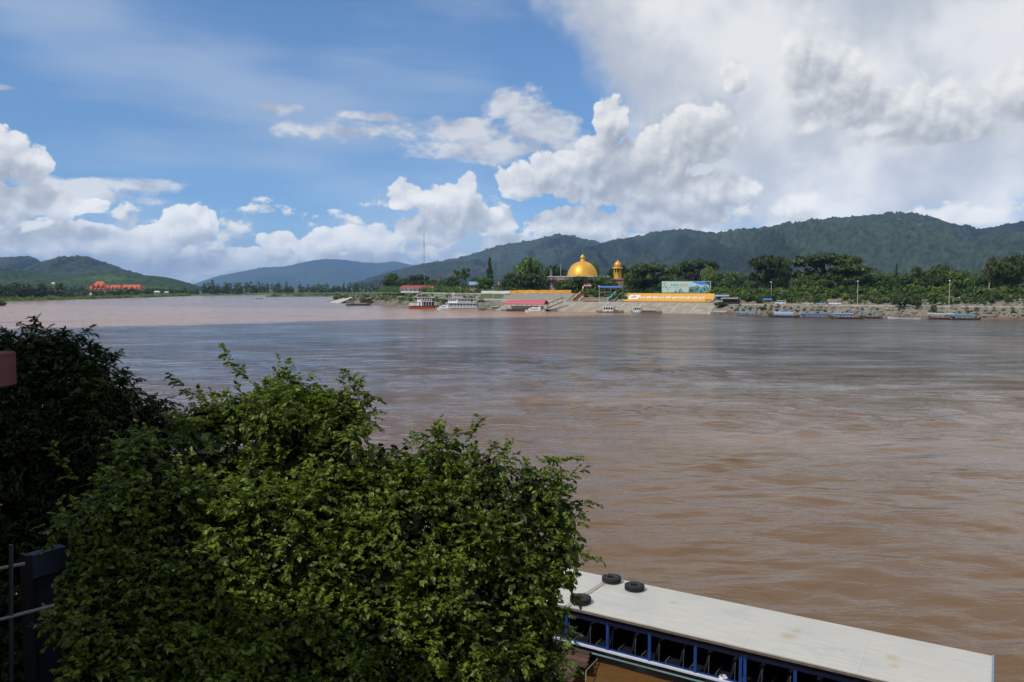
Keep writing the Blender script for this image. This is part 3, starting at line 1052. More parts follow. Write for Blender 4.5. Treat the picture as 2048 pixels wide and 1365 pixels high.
def shrubs(px0, px1, t0, t1, n, h0, h1, leafs, place, group, avoid=()):
    for k in range(n):
        px = px0 + (px1 - px0) * (k + 0.15 + 0.7 * _rng.random()) / n
        if any(a <= px <= b for a, b in avoid):
            continue
        t = t0 + (t1 - t0) * _rng.random()
        p = on_bank(px, t, -0.15)
        h = h0 + (h1 - h0) * _rng.random()
        lf = leafs[_rng.randrange(len(leafs))]
        near = min(LANDMARKS, key=lambda q: abs(q[0] - px))
        side = 'left of' if px < near[0] - 6 else ('right of' if px > near[0] + 6 else 'by')
        size = 'small' if h < h0 + (h1 - h0) / 3 else ('tall' if h > h1 - (h1 - h0) / 3 else 'mid-sized')
        colour = {'rain_tree_leaves': 'dark', 'broad_leaves': 'green', 'fresh_leaves': 'pale', 'reed_leaves': 'straw-coloured'}[lf.name]
        label = '%s %s shrub %s, %s %s' % (size, colour, place, side, near[1])
        _used.setdefault(label, []).append((t, None))
        _used[label][-1] = (t, plant_tree('shrub', 'shrub', label, p, h, h * (0.55 + 0.35 * _rng.random()), 'bush', lf, _rng.randrange(3), group, n=420, size=0.13))


shrubs(1435, 1590, 23, 34, 24, 3.2, 5.4, [M_, M_, L_], 'in the roadside thicket', 'shrubs behind the parked vehicles')
shrubs(1425, 1600, 38, 48, 22, 2.8, 4.4, [L_, L_, M_], 'on the bank top', 'pale shrubs along the top of the bank')
shrubs(1585, 2060, 38, 50, 44, 2.8, 5.6, [L_, M_, M_], 'topping the rubble slope', 'shrubs along the top of the rubble slope')
shrubs(1575, 2070, 23, 36, 66, 1.7, 4.4, [M_, L_, M_, D_], 'among rubble', 'shrubs on the rubble slope')
shrubs(1470, 2060, 2.5, 7.5, 15, 0.9, 2.0, [L_, LEAF_REED], 'on the riprap', 'scrub on the riprap')
shrubs(1168, 1248, 29, 40, 24, 2.0, 3.6, [M_, M_, L_], 'between the stairways', 'shrubs between the two stairways')
shrubs(1020, 1420, 43, 52, 26, 2.2, 4.2, [M_, D_], 'on the terrace edge', 'shrubs along the terrace edge', avoid=((1150, 1165), (1320, 1420)))
shrubs(745, 960, 40, 52, 34, 1.8, 3.6, [L_, L_, M_], 'on the grassy terrace', 'shrubs on the grassy terrace')
shrubs(700, 960, 11, 30, 46, 1.4, 3.8, [M_, L_, LEAF_REED], 'on the rough slope', 'shrubs behind the moored ships', avoid=((712, 730),))
shrubs(672, 700, 5, 20, 8, 2.4, 5.0, [M_, LEAF_REED], 'crowding the ramp', 'shrubs at the tip of the cape')
shrubs(722, 745, 2, 8, 5, 3.0, 5.0, [LEAF_REED], 'over the water', 'reed clumps beside the dark barge')
for lab_, items in _used.items():
    if len(items) > 1:
        items.sort(key=lambda q: q[0])
        names = ['lower one', 'upper one'] if len(items) == 2 else ['lowest one'] + ['middle one'] * (len(items) - 2) + ['highest one']
        for (t_, o_), n_ in zip(items, names):
            full = lab_ + ', ' + n_
            o_['label'] = full if len(full.split()) <= 15 else full.split(' ', 1)[1]
for (px, t, top, w, lf, lab) in [(1800, 8, 584, 46, D_, 'dark bushy tree growing through the riprap below the road'), (1833, 9, 596, 26, D_, 'small dark tree on the riprap near the road edge'),
                                 (1442, 8, 603, 34, D_, 'dark shrubby tree beside the end of the concrete apron'), (1860, 3, 606, 16, LEAF_REED, 'pale tall grass clump on the riprap near the small dark tree'),
                                 (1521, 4, 611, 17, LEAF_REED, 'round straw-coloured grass clump beside the water below the van')]:
    tree_px(px, t, top, w, 'bush', lf, lab, 1, name='shrub', cat='shrub', n=700, size=0.10, group=None)


def i_at(px, t):
    """Shore sample whose point t metres inland is seen in an image column."""
    q = SHORE[:_tip] + _nrm[:_tip] * t
    return int(np.argmin(np.abs(q[:, 0] / q[:, 1] - (px - 1024) / FPX)))


# ------------------------------------------------------------------ distant woods on the opposite bank
def wood(name, path, depth, h0, h1, n_lobe, n_leaf, size, leaf, seed, base=2.0):
    rng = np.random.default_rng(seed)
    p = np.array(path, float)
    seg = np.linalg.norm(np.diff(p, axis=0), axis=1)
    cum = np.concatenate([[0], np.cumsum(seg)])
    L = []
    for k in range(n_lobe):
        s = rng.random() * cum[-1]
        x = np.interp(s, cum, p[:, 0]); y = np.interp(s, cum, p[:, 1])
        q = rng.random()
        h = h0 + (h1 - h0) * rng.random() ** 1.4
        r = 2.5 + 3.5 * rng.random()
        yy = y + q * depth
        L.append((x * yy / y, yy, base + h * 0.62, r, r, h * 0.42))
        L.append((x * yy / y, yy, base + h * 0.3, r * 1.1, r, h * 0.4))
    v, f = leaf_cloud(L, n_leaf, size, rng, shell=0.6)
    o = link(name, mesh_from(name, v, f, [leaf]))
    return tag(o, kind='stuff')


wood('far_wood', [(-530, 620), (-478, 720), (-485, 860)], 60, 9, 17, 110, 8000, 1.5, LEAF_DARK, 1)
wood('far_wood', [(-487, 870), (-500, 960), (-508, 1040)], 14, 4, 8, 60, 3600, 1.2, LEAF_DARK, 4)
wood('far_wood', [(-508, 1040), (-520, 1200), (-525, 1330)], 70, 5, 11, 90, 5000, 1.7, LEAF_MID, 2)
wood('far_wood', [(-520, 1345), (-470, 1490), (-370, 1680), (-200, 1750), (0, 1790), (300, 1860)], 90, 9, 24, 300, 15000, 2.0, LEAF_DARK, 3)
wood('far_wood', [(-680, 760), (-700, 1000), (-720, 1400)], 200, 10, 16, 140, 6000, 2.0, LEAF_DARK, 5)
wood('far_thicket', [(-480, 1030), (-505, 1250)], 16, 2, 5, 120, 2600, 0.9, LEAF_LIGHT, 6, base=0.6)
wood('far_thicket', [(-455, 700), (-466, 850), (-478, 1000)], 10, 2, 5, 90, 2000, 0.9, LEAF_LIGHT, 7, base=0.6)
wood('terrace_thicket', [(*bank_xy(i, 50),) for i in range(i_at(1000, 50), i_at(762, 50), 5)], 4, 1.8, 3.1, 300, 10000, 0.42, LEAF_LIGHT, 10, base=8.9)
wood('bank_thicket', [(*bank_xy(i, 46),) for i in range(i_at(2100, 46), i_at(760, 46), 6)], 30, 3, 6, 420, 12000, 0.62, LEAF_MID, 9, base=9.0)


for (a, b, off, h0, h1, nl, nf, sd) in [(2140, 1560, 16, 7, 13, 150, 9000, 31), (1560, 1260, 26, 7, 13, 70, 4500, 32), (1260, 1010, 40, 6, 11, 60, 4000, 33), (1010, 770, 40, 4, 9, 60, 3500, 34)]:
    wood('bank_grove', [(*bank_xy(i, 57),) for i in range(i_at(a, 57), i_at(b, 57), 5)], off + 30, h0, h1, nl, nf, 0.8, [LEAF_DARK, LEAF_MID][sd % 2], sd, base=9.0)


plant_tree('reed_islet', 'bush', 'low green bush standing in the water at the left edge of the river', (-353, 548, -.3), 5.0, 5.5, 'bush', LEAF_MID, 2, None, n=420, size=0.13, trunk=False)


def slope_growth(name, pxa, pxb, ta, tb, n, leafs, size, leaf, seed, hmax=2.4):
    """Scrub matting a slope, thick in places and thin in others."""
    rng = np.random.default_rng(seed)
    ia, ib = i_at(pxa, (ta + tb) / 2), i_at(pxb, (ta + tb) / 2)
    L = []
    while len(L) < n:
        i = int(rng.integers(min(ia, ib), max(ia, ib))); t = rng.uniform(ta, tb)
        p = bank_xy(i, t)
        if vnoise(p[0] / 9, p[1] / 9, seed) < 0.42: continue
        h = rng.uniform(.5, hmax)
        L.append((p[0], p[1], bank_z(i, t) + h * .4, h * .9, h * .9, h * .55))
    v, f = leaf_cloud(L, leafs, size, rng, shell=.4)
    tag(link(name, mesh_from(name, v, f, [leaf])), kind='stuff')


slope_growth('slope_scrub', 2120, 1560, 22.5, 40, 260, 11000, .40, LEAF_MID, 61)
slope_growth('slope_scrub', 2120, 1560, 22.5, 40, 160, 6000, .38, LEAF_LIGHT, 62, 1.8)
slope_growth('slope_scrub', 960, 690, 9, 30, 170, 6500, .40, LEAF_LIGHT, 63, 2.0)
slope_growth('riprap_scrub', 2100, 1450, 1.5, 9, 90, 2600, .30, LEAF_REED, 64, 1.1)


def build_spit():
    """A low grassy bar lying in the river off the cape."""
    path = [(-345, 1120), (-318, 1135), (-270, 1185), (-200, 1240), (-90, 1290)]
    p = smooth_path(path, 8)
    V, F = [], []
    n = len(p)
    for i, (x, y) in enumerate(p):
        w = 26 * math.sin(pi * min(1, (i + 0.4) / 12) / 2)
        for d, z in ((-w, -0.3), (-w * 0.7, 1.2), (0, 1.8), (w, 1.4), (w * 1.3, -0.3)):
            V.append((x + 0.2 * d, y + d, z))
    idx = np.arange(len(V)).reshape(n, 5)
    F = np.stack([idx[:-1, :-1], idx[1:, :-1], idx[1:, 1:], idx[:-1, 1:]], -1).reshape(-1, 4)
    tag(link('river_bar', mesh_from('river_bar', V, F, [M_FLOOD])), kind='structure')
    rng = np.random.default_rng(3)
    L = [(p[k][0] + rng.normal(0, 4), p[k][1] + rng.uniform(-15, 20), 2.6, 5, 4, 1.9) for k in rng.integers(1, n, 90)]
    v, f = leaf_cloud(L, 2600, 1.0, rng, shell=0.5)
    tag(link('bar_grass', mesh_from('bar_grass', v, f, [LEAF_REED])), kind='stuff')


build_spit()

# ------------------------------------------------------------------ paint and building materials
def P(name, c, **k): return paint(name, c, **k)
CONCRETE = P('weathered_concrete', (0.34, 0.29, 0.215), rough=0.9, var=0.22, scale=0.25, dirt=(0.20, 0.16, 0.11), coords='Object')
CONCRETE_PALE = P('pale_concrete', (0.50, 0.46, 0.37), rough=0.9, var=0.12, dirt=(0.30, 0.26, 0.20))
STONE = earth_material('stone_masonry', (0.24, 0.23, 0.19), (0.30, 0.275, 0.22), (0.15, 0.15, 0.12), 0.5, 1.6, 0.6)
ASPHALT = earth_material('dusty_road', (0.30, 0.255, 0.19), (0.36, 0.31, 0.235), (0.24, 0.20, 0.15), 0.3, 1.2, 0.1)
WHITE = P('white_paint', (0.78, 0.78, 0.76), rough=0.45, var=0.06, dirt=(0.52, 0.50, 0.46))
OFFWHITE = P('dull_white_paint', (0.60, 0.60, 0.58), rough=0.6, var=0.1, dirt=(0.38, 0.36, 0.32))
GREY = P('grey_paint', (0.33, 0.35, 0.37), rough=0.55, dirt=(0.20, 0.19, 0.18))
DARK = P('dark_paint', (0.028, 0.030, 0.034), rough=0.5)
GLASS = P('dark_window_glass', (0.018, 0.024, 0.030), rough=0.08, var=0.05, spec=0.6)
ORANGE_HULL = P('orange_red_hull_paint', (0.44, 0.085, 0.030), rough=0.5, dirt=(0.24, 0.07, 0.04))
MAROON = P('maroon_canvas', (0.085, 0.022, 0.028), rough=0.8)
PINK_ROOF = P('crimson_sheet_roof', (0.52, 0.085, 0.105), rough=0.5, var=0.1, dirt=(0.40, 0.10, 0.11))
TERRACOTTA = P('terracotta_tiles', (0.55, 0.115, 0.040), rough=0.7, var=0.15)
RED_ROOF = P('red_sheet_roof', (0.32, 0.075, 0.060), rough=0.6, var=0.12)
PINK_WALL = P('pink_plaster', (0.50, 0.275, 0.265), rough=0.8, var=0.12, dirt=(0.36, 0.19, 0.18))
BLUE_SHEET = P('blue_sheet', (0.035, 0.14, 0.40), rough=0.45, var=0.12)
LIGHT_BLUE = P('pale_blue_sheet', (0.20, 0.32, 0.46), rough=0.5, var=0.12)
TEAL_SHEET = P('teal_sheet', (0.05, 0.20, 0.27), rough=0.5, var=0.12)
TEAL = P('teal_glaze', (0.16, 0.50, 0.46), rough=0.4)
BROWN_HULL = P('brown_wooden_hull', (0.10, 0.055, 0.035), rough=0.7, dirt=(0.18, 0.12, 0.08))
TAN_HULL = P('weathered_wooden_hull', (0.30, 0.23, 0.17), rough=0.8, dirt=(0.16, 0.11, 0.08))
ORANGE_CLOTH = P('orange_cloth', (0.66, 0.29, 0.040), rough=0.8, var=0.2, dirt=(0.42, 0.15, 0.03), scale=0.5)
YELLOW_CLOTH = P('amber_banner_cloth', (0.72, 0.36, 0.045), rough=0.75, var=0.06, scale=0.3)
STEP_STONE = P('purple_brown_steps', (0.17, 0.11, 0.10), rough=0.8)
THATCH = P('thatch', (0.25, 0.19, 0.14), rough=0.95, var=0.25, scale=1.5)
RED_STEEL = P('red_crane_steel', (0.38, 0.05, 0.045), rough=0.5)
STEEL = P('galvanised_steel', (0.40, 0.42, 0.43), rough=0.4, metal=0.5)
TYRE = P('tyre_rubber', (0.018, 0.018, 0.019), rough=0.8)
def _gold(nb, bsdf):
    tc = nb.new('ShaderNodeTexCoord')
    n = nb.noise(S(nb, tc.outputs['Object']), 0.6, 4.0, 0.6, dim='3D')
    nb.put(bsdf.inputs['Base Color'], nb.mix(n, (0.70, 0.35, 0.030), (0.84, 0.48, 0.060)))
    bsdf.inputs['Metallic'].default_value = 0.35
    bsdf.inputs['Roughness'].default_value = 0.47
GOLD = principled('gilded_paint', _gold)

AL = Vector((math.cos(SHORE_ANGLE), math.sin(SHORE_ANGLE), 0))
IN = Vector((-AL.y, AL.x, 0))


# ------------------------------------------------------------------ road, promenade and concrete apron along the far shore
def strip(name, i0, i1, t0, t1, lift, mat, parent=None, thick=0.0, step=2, kind='structure', rows=2):
    """A sheet that follows the bank between two distances inland; thick > 0 gives it real edges."""
    ii = list(range(i0, i1, step)) + [i1]
    ts = np.linspace(t0, t1, rows)
    V, F = [], []
    for i in ii:
        for t in ts:
            p = bank_xy(i, t); V.append((p[0], p[1], bank_z(i, t) + lift))
    n, m = len(ii), rows
    for a in range(n - 1):
        for b in range(m - 1):
            F.append((a * m + b, (a + 1) * m + b, (a + 1) * m + b + 1, a * m + b + 1)[::-1])
    if thick:
        k = len(V)
        V += [(x, y, z - thick) for (x, y, z) in V]
        ring = [a * m for a in range(n)] + [(n - 1) * m + b for b in range(1, m)] + [a * m + m - 1 for a in range(n - 2, -1, -1)] + [b for b in range(m - 2, 0, -1)]
        for q in range(len(ring)):
            u, v = ring[q], ring[(q + 1) % len(ring)]
            F.append((u, v, v + k, u + k))
    o = link(name, mesh_from(name, V, F, [mat]), parent)
    if kind and parent is None: o['kind'] = kind
    return o


I_RIGHT, I_APR, I_APL = 0, shore_px(1428), shore_px(966)
strip('road', I_RIGHT, I_APR, 11.0, 20.0, 0.10, ASPHALT)
strip('kerb', I_RIGHT, I_APR, 10.3, 10.9, 0.30, CONCRETE_PALE, thick=0.45)
strip('promenade', I_APR + 1, I_APL, 17.2, 25.2, 0.07, ASPHALT)
strip('kerb', I_APR + 1, I_APL, 16.5, 17.1, 0.28, CONCRETE_PALE, thick=0.4)
apron = tag(bpy.data.objects.new('concrete_apron', None), kind='structure')
COL.objects.link(apron)
for i in range(I_APR + 1, I_APL - 2, 3):
    for (ta, tb) in ((-1.5, 5.4), (5.6, 10.9), (11.1, 16.2)):
        V, F = [], []
        mb = MB()
        qa = [(*bank_xy(i, ta), bank_z(i, max(ta, 0)) + 0.12), (*bank_xy(i + 3, ta), bank_z(i + 3, max(ta, 0)) + 0.12), (*bank_xy(i + 3, tb), bank_z(i + 3, tb) + 0.12), (*bank_xy(i, tb), bank_z(i, tb) + 0.12)]
        if ta < 0:
            qa[0] = (*qa[0][:2], -0.4); qa[1] = (*qa[1][:2], -0.4)
        mb.loft([[(x, y, z - 0.3) for x, y, z in qa], qa])
        mb.build('concrete_slab', CONCRETE, apron)
    mb = MB()
    a, b = bank_xy(i, -0.8), bank_xy(i, 16.3)
    w = AL * 0.28
    za, zb = 0.0, bank_z(i, 16.3) + 0.32
    for_pts = [Vector((a[0], a[1], za + 0.05)), Vector((b[0], b[1], zb))]
    mb.loft([[p - w - Vector((0, 0, 0.4)), p + w - Vector((0, 0, 0.4)), p + w, p - w] for p in for_pts])
    mb.build('rib', CONCRETE_PALE, apron)

# upper stone slope with its top ledge
I_ST = i_at(1140, 28)
I_SL = i_at(962, 30)
slope = tag(bpy.data.objects.new('stone_slope', None), kind='structure'); COL.objects.link(slope)
for i in range(I_ST, I_SL - 1, 4):
    strip('stone_panel', i, min(i + 4, I_SL), 26.2, 37.2, 0.10, STONE, slope, thick=0.3, step=4)
strip('ledge', I_ST, I_SL, 25.3, 25.9, 0.45, CONCRETE_PALE, thick=0.5)
I_W0, I_W1 = i_at(955, 30), i_at(760, 30)
w_ = tag(bpy.data.objects.new('stone_wall', None), kind='structure'); COL.objects.link(w_)
for i in range(I_W0, I_W1 - 3, 6):
    strip('stone_panel', i, i + 6, 26.8, 36.4, 0.10, STONE, w_, thick=0.3, step=6)
strip('coping', I_W0, I_W1, 36.2, 36.9, 0.25, CONCRETE_PALE, w_, thick=0.3)


def cloth_wall(name, pxa, pxb, t, h, mat, label, seed):
    """A cloth-hung low wall along the terrace edge."""
    ia, ib = i_at(pxa, t), i_at(pxb, t)
    rng = random.Random(seed)
    V, F = [], []
    ii = list(range(min(ia, ib), max(ia, ib) + 1))
    for k, i in enumerate(ii):
        p = bank_xy(i, t); q = bank_xy(i, t + 0.7)
        top = bank_z(i, t) + h * (0.92 + 0.12 * rng.random())
        V += [(p[0], p[1], bank_z(i, t) - 0.2), (p[0] + 0.15, p[1] + 0.3, top), (q[0], q[1], top), (q[0], q[1], bank_z(i, t + 0.7) - 0.2)]
    for k in range(len(ii) - 1):
        for a in range(3):
            F.append((k * 4 + a, k * 4 + a + 1, k * 4 + 5 + a, k * 4 + 4 + a))
    o = link(name, mesh_from(name, V, F, [mat]))
    tag(o, label, 'wall')


cloth_wall('cloth_wall', 1142, 1022, 37.4, 2.0, ORANGE_CLOTH, 'low wall hung with orange cloth under the dark trees', 1)
cloth_wall('parapet_wall', 1018, 962, 37.4, 1.7, OFFWHITE, 'pale low parapet wall with creepers beside the orange cloth wall', 2)


# ------------------------------------------------------------------ rubble on the slopes
def rubble(name, i0, i1, t0, t1, n, s0, s1, seed, mat):
    rng = np.random.default_rng(seed)
    base = np.array([(-1, -1, -.6), (1, -1, -.6), (1, 1, -.6), (-1, 1, -.6), (-.7, -.8, .6), (.8, -.6, .5), (.6, .7, .7), (-.8, .6, .4)], float) * 0.5
    fc = np.array([(4, 5, 6, 7), (0, 1, 5, 4), (1, 2, 6, 5), (2, 3, 7, 6), (3, 0, 4, 7)])
    V, F = [], []
    for k in range(n):
        i = rng.integers(i0, i1); t = rng.uniform(t0, t1)
        p = bank_xy(i, t) + rng.normal(0, 1.2, 2)
        s = rng.uniform(s0, s1) * np.array([1, rng.uniform(.6, 1), rng.uniform(.5, .9)])
        a = rng.random() * 6.28
        q = (base + rng.normal(0, .12, base.shape)) * s
        q = np.stack([q[:, 0] * math.cos(a) - q[:, 1] * math.sin(a), q[:, 0] * math.sin(a) + q[:, 1] * math.cos(a), q[:, 2]], 1)
        V.append(q + np.array([p[0], p[1], bank_z(i, t) + 0.1])); F.append(fc + 8 * k)
    o = link(name, mesh_from(name, np.vstack(V), np.vstack(F), [mat]))
    return tag(o, kind='stuff')


RUBBLE = earth_material('rubble_stone', (0.15, 0.135, 0.105), (0.25, 0.22, 0.17), (0.32, 0.29, 0.24), 0.35, 0.9, 0.3)
rubble('riprap_rubble', I_RIGHT + 70, I_APR, 0.5, 10, 1500, 0.6, 1.6, 3, RUBBLE)
rubble('slope_rubble', I_RIGHT + 70, shore_px(1560), 22, 40, 1100, 0.6, 1.8, 4, RUBBLE)
rubble('slope_rubble', I_APL, shore_px(690), 8, 27, 700, 0.5, 1.4, 5, RUBBLE)


# ------------------------------------------------------------------ stairways with serpent rails
def stairway(label, i, width, rail_l, rail_r, step_mat, name='stairway', wave=0.35):
    p0, p1 = bank_xy(i, 26.0), bank_xy(i, 38.5)
    z0, z1 = bank_z(i, 26.0) + 0.1, bank_z(i, 38.5) + 0.35
    d = Vector((p1[0] - p0[0], p1[1] - p0[1], 0)); L = d.length; d.normalize()
    ang = math.atan2(d.y, d.x)
    o = thing(name, label, 'stairway', (p0[0], p0[1], z0), ang)
    n = 22
    run, rise = L / n, (z1 - z0) / n
    for k in range(n):
        MB().box(k * run, (k + 1) * run + 0.02, -width / 2, width / 2, k * rise - 0.5, (k + 1) * rise).build('step', step_mat, o)
    for side, (mat, serp) in ((1, rail_l), (-1, rail_r)):
        y = side * (width / 2 + 0.35)
        if serp:
            pts, rad = [], []
            for q in range(34):
                f = q / 33
                pts.append((f * (L + 1.2), y, f * (z1 - z0) + 1.1 + wave * math.sin(f * 19) + (1.1 * max(0, (f - 0.88) / 0.12) ** 1.5)))
                rad.append(0.20 + 0.42 * math.sin(pi * min(1, f * 1.06 + 0.08)) ** 0.6)
            body = MB().tube(pts, rad, 8).build('serpent_rail', mat, o, smooth=True)
            hx, hz = pts[-1][0], pts[-1][2]
            MB().prism([(hx - 0.5, hz - 0.3), (hx + 0.5, hz - 0.2), (hx + 0.8, hz + 0.35), (hx + 0.1, hz + 1.3), (hx - 0.45, hz + 0.5)], 'y', y - 0.3, y + 0.3).build('crest', mat, body)
            MB().loft([[(0, y - .25, -.5), (L, y - .25, z1 - z0 - .5), (L, y - .25, z1 - z0 + .7), (0, y - .25, .7)], [(0, y + .25, -.5), (L, y + .25, z1 - z0 - .5), (L, y + .25, z1 - z0 + .7), (0, y + .25, .7)]]).build('rail_base', CONCRETE_PALE, o)
        else:
            MB().loft([[(0, y - .3, -.5), (L, y - .3, z1 - z0 - .5), (L, y - .3, z1 - z0 + .9), (0, y - .3, .9)], [(0, y + .3, -.5), (L, y + .3, z1 - z0 - .5), (L, y + .3, z1 - z0 + .9), (0, y + .3, .9)]]).build('parapet', mat, o)
    return o


stairway('golden serpent-railed stairway with dark steps and a white parapet', i_at(1150, 26), 3.4, (GOLD, True), (OFFWHITE, False), STEP_STONE, wave=0.25)
stairway('teal serpent-railed stairway beside the amber banner', i_at(1218, 26), 3.0, (TEAL, True), (STONE, False), STEP_STONE, wave=0.45)


# ------------------------------------------------------------------ amber banner laid on the slope
def text_mesh(body, size, mat, parent, loc, name, rot=(0, 0, 0)):
    cu = bpy.data.curves.new(name, 'FONT')
    cu.body = body; cu.size = size; cu.align_x = 'CENTER'; cu.align_y = 'CENTER'
    cu.extrude = 0.01; cu.offset = size * 0.02
    cu.materials.append(mat)
    tmp = bpy.data.objects.new('tmp_character', cu)
    COL.objects.link(tmp)
    bpy.context.view_layer.update()
    me = bpy.data.meshes.new_from_object(tmp.evaluated_get(bpy.context.evaluated_depsgraph_get()))
    bpy.data.objects.remove(tmp)
    me.materials.clear(); me.materials.append(mat)
    return link(name, me, parent, loc, rot)


def disc(r, z0, z1, n=20, cx=0.0, cy=0.0):
    return MB().lathe([(r, z0), (r, z1)], n, (cx, cy, 0))


def build_banner():
    ia, ib = i_at(1245, 26.4), i_at(1427, 26.4)
    A, Bp = bank_xy(ia, 26.4), bank_xy(ib, 26.4)
    Cc = bank_xy(ia, 37.4)
    za, zc = bank_z(ia, 26.4) + 0.30, bank_z(ia, 37.4) + 0.30
    o0 = Vector((A[0], A[1], za))
    X = Vector((Bp[0] - A[0], Bp[1] - A[1], 0)); W = X.length; X.normalize()
    Yv = Vector((Cc[0], Cc[1], zc)) - o0
    Yv = Yv - X * Yv.dot(X); H = Yv.length; Yv.normalize()
    N = X.cross(Yv)
    o = thing('slope_banner', 'long amber banner with white medallions laid on the slope', 'banner')
    o.matrix_world = Matrix((( X.x, Yv.x, N.x, o0.x), (X.y, Yv.y, N.y, o0.y), (X.z, Yv.z, N.z, o0.z), (0, 0, 0, 1)))
    MB().box(0, W, 0, H, -0.15, 0.0).build('cloth', YELLOW_CLOTH, o)
    MB().box(-0.9, -0.02, -0.3, H + 0.3, -0.5, 0.25).build('border_wall', CONCRETE, o)
    MB().box(W + 0.02, W + 0.9, -0.3, H + 0.3, -0.5, 0.25).build('border_wall', CONCRETE, o)
    pink = P('faded_magenta_print', (0.62, 0.22, 0.36), rough=0.8)
    lilac = P('faded_violet_print', (0.36, 0.22, 0.48), rough=0.8)
    white = P('white_print', (0.86, 0.84, 0.78), rough=0.8, var=0.04)
    red = P('small_red_print', (0.72, 0.25, 0.05), rough=0.8)
    # emblem: a white patch with a violet blossom
    cx, cy = W * 0.095, H * 0.52
    em = MB().box(cx - 2.9, cx + 2.9, cy - 2.9, cy + 2.9, 0.004, 0.02).build('emblem_patch', white, o, bevel=0.0)
    for k in range(5):
        a = 2 * pi * k / 5 + 0.5
        mb = MB()
        ring = [(cx + math.cos(a) * (1.25 + 1.0 * math.cos(q)) - math.sin(a) * 0.55 * math.sin(q), cy + math.sin(a) * (1.25 + 1.0 * math.cos(q)) + math.cos(a) * 0.55 * math.sin(q)) for q in np.linspace(0, 2 * pi, 12, endpoint=False)]
        mb.prism(ring, 'z', 0.024, 0.04)
        mb.build('petal', lilac if k % 2 else pink, em)
    chars = '金三角经济特区欢迎您'
    for k, ch in enumerate(chars):
        x = W * (0.195 + 0.0745 * k)
        md = disc(1.4, 0.004, 0.02, 18, x, H * 0.50).build('medallion', white, o)
        text_mesh(ch, 2.1, pink if k not in (3, 4) else lilac, md, (x, H * 0.50, 0.036), 'character')
    for k in range(24):
        x = W * (0.13 + 0.035 * k)
        MB().box(x, x + W * 0.022, H * 0.12, H * 0.17, 0.004, 0.014).build('fine_print', red, o)


build_banner()


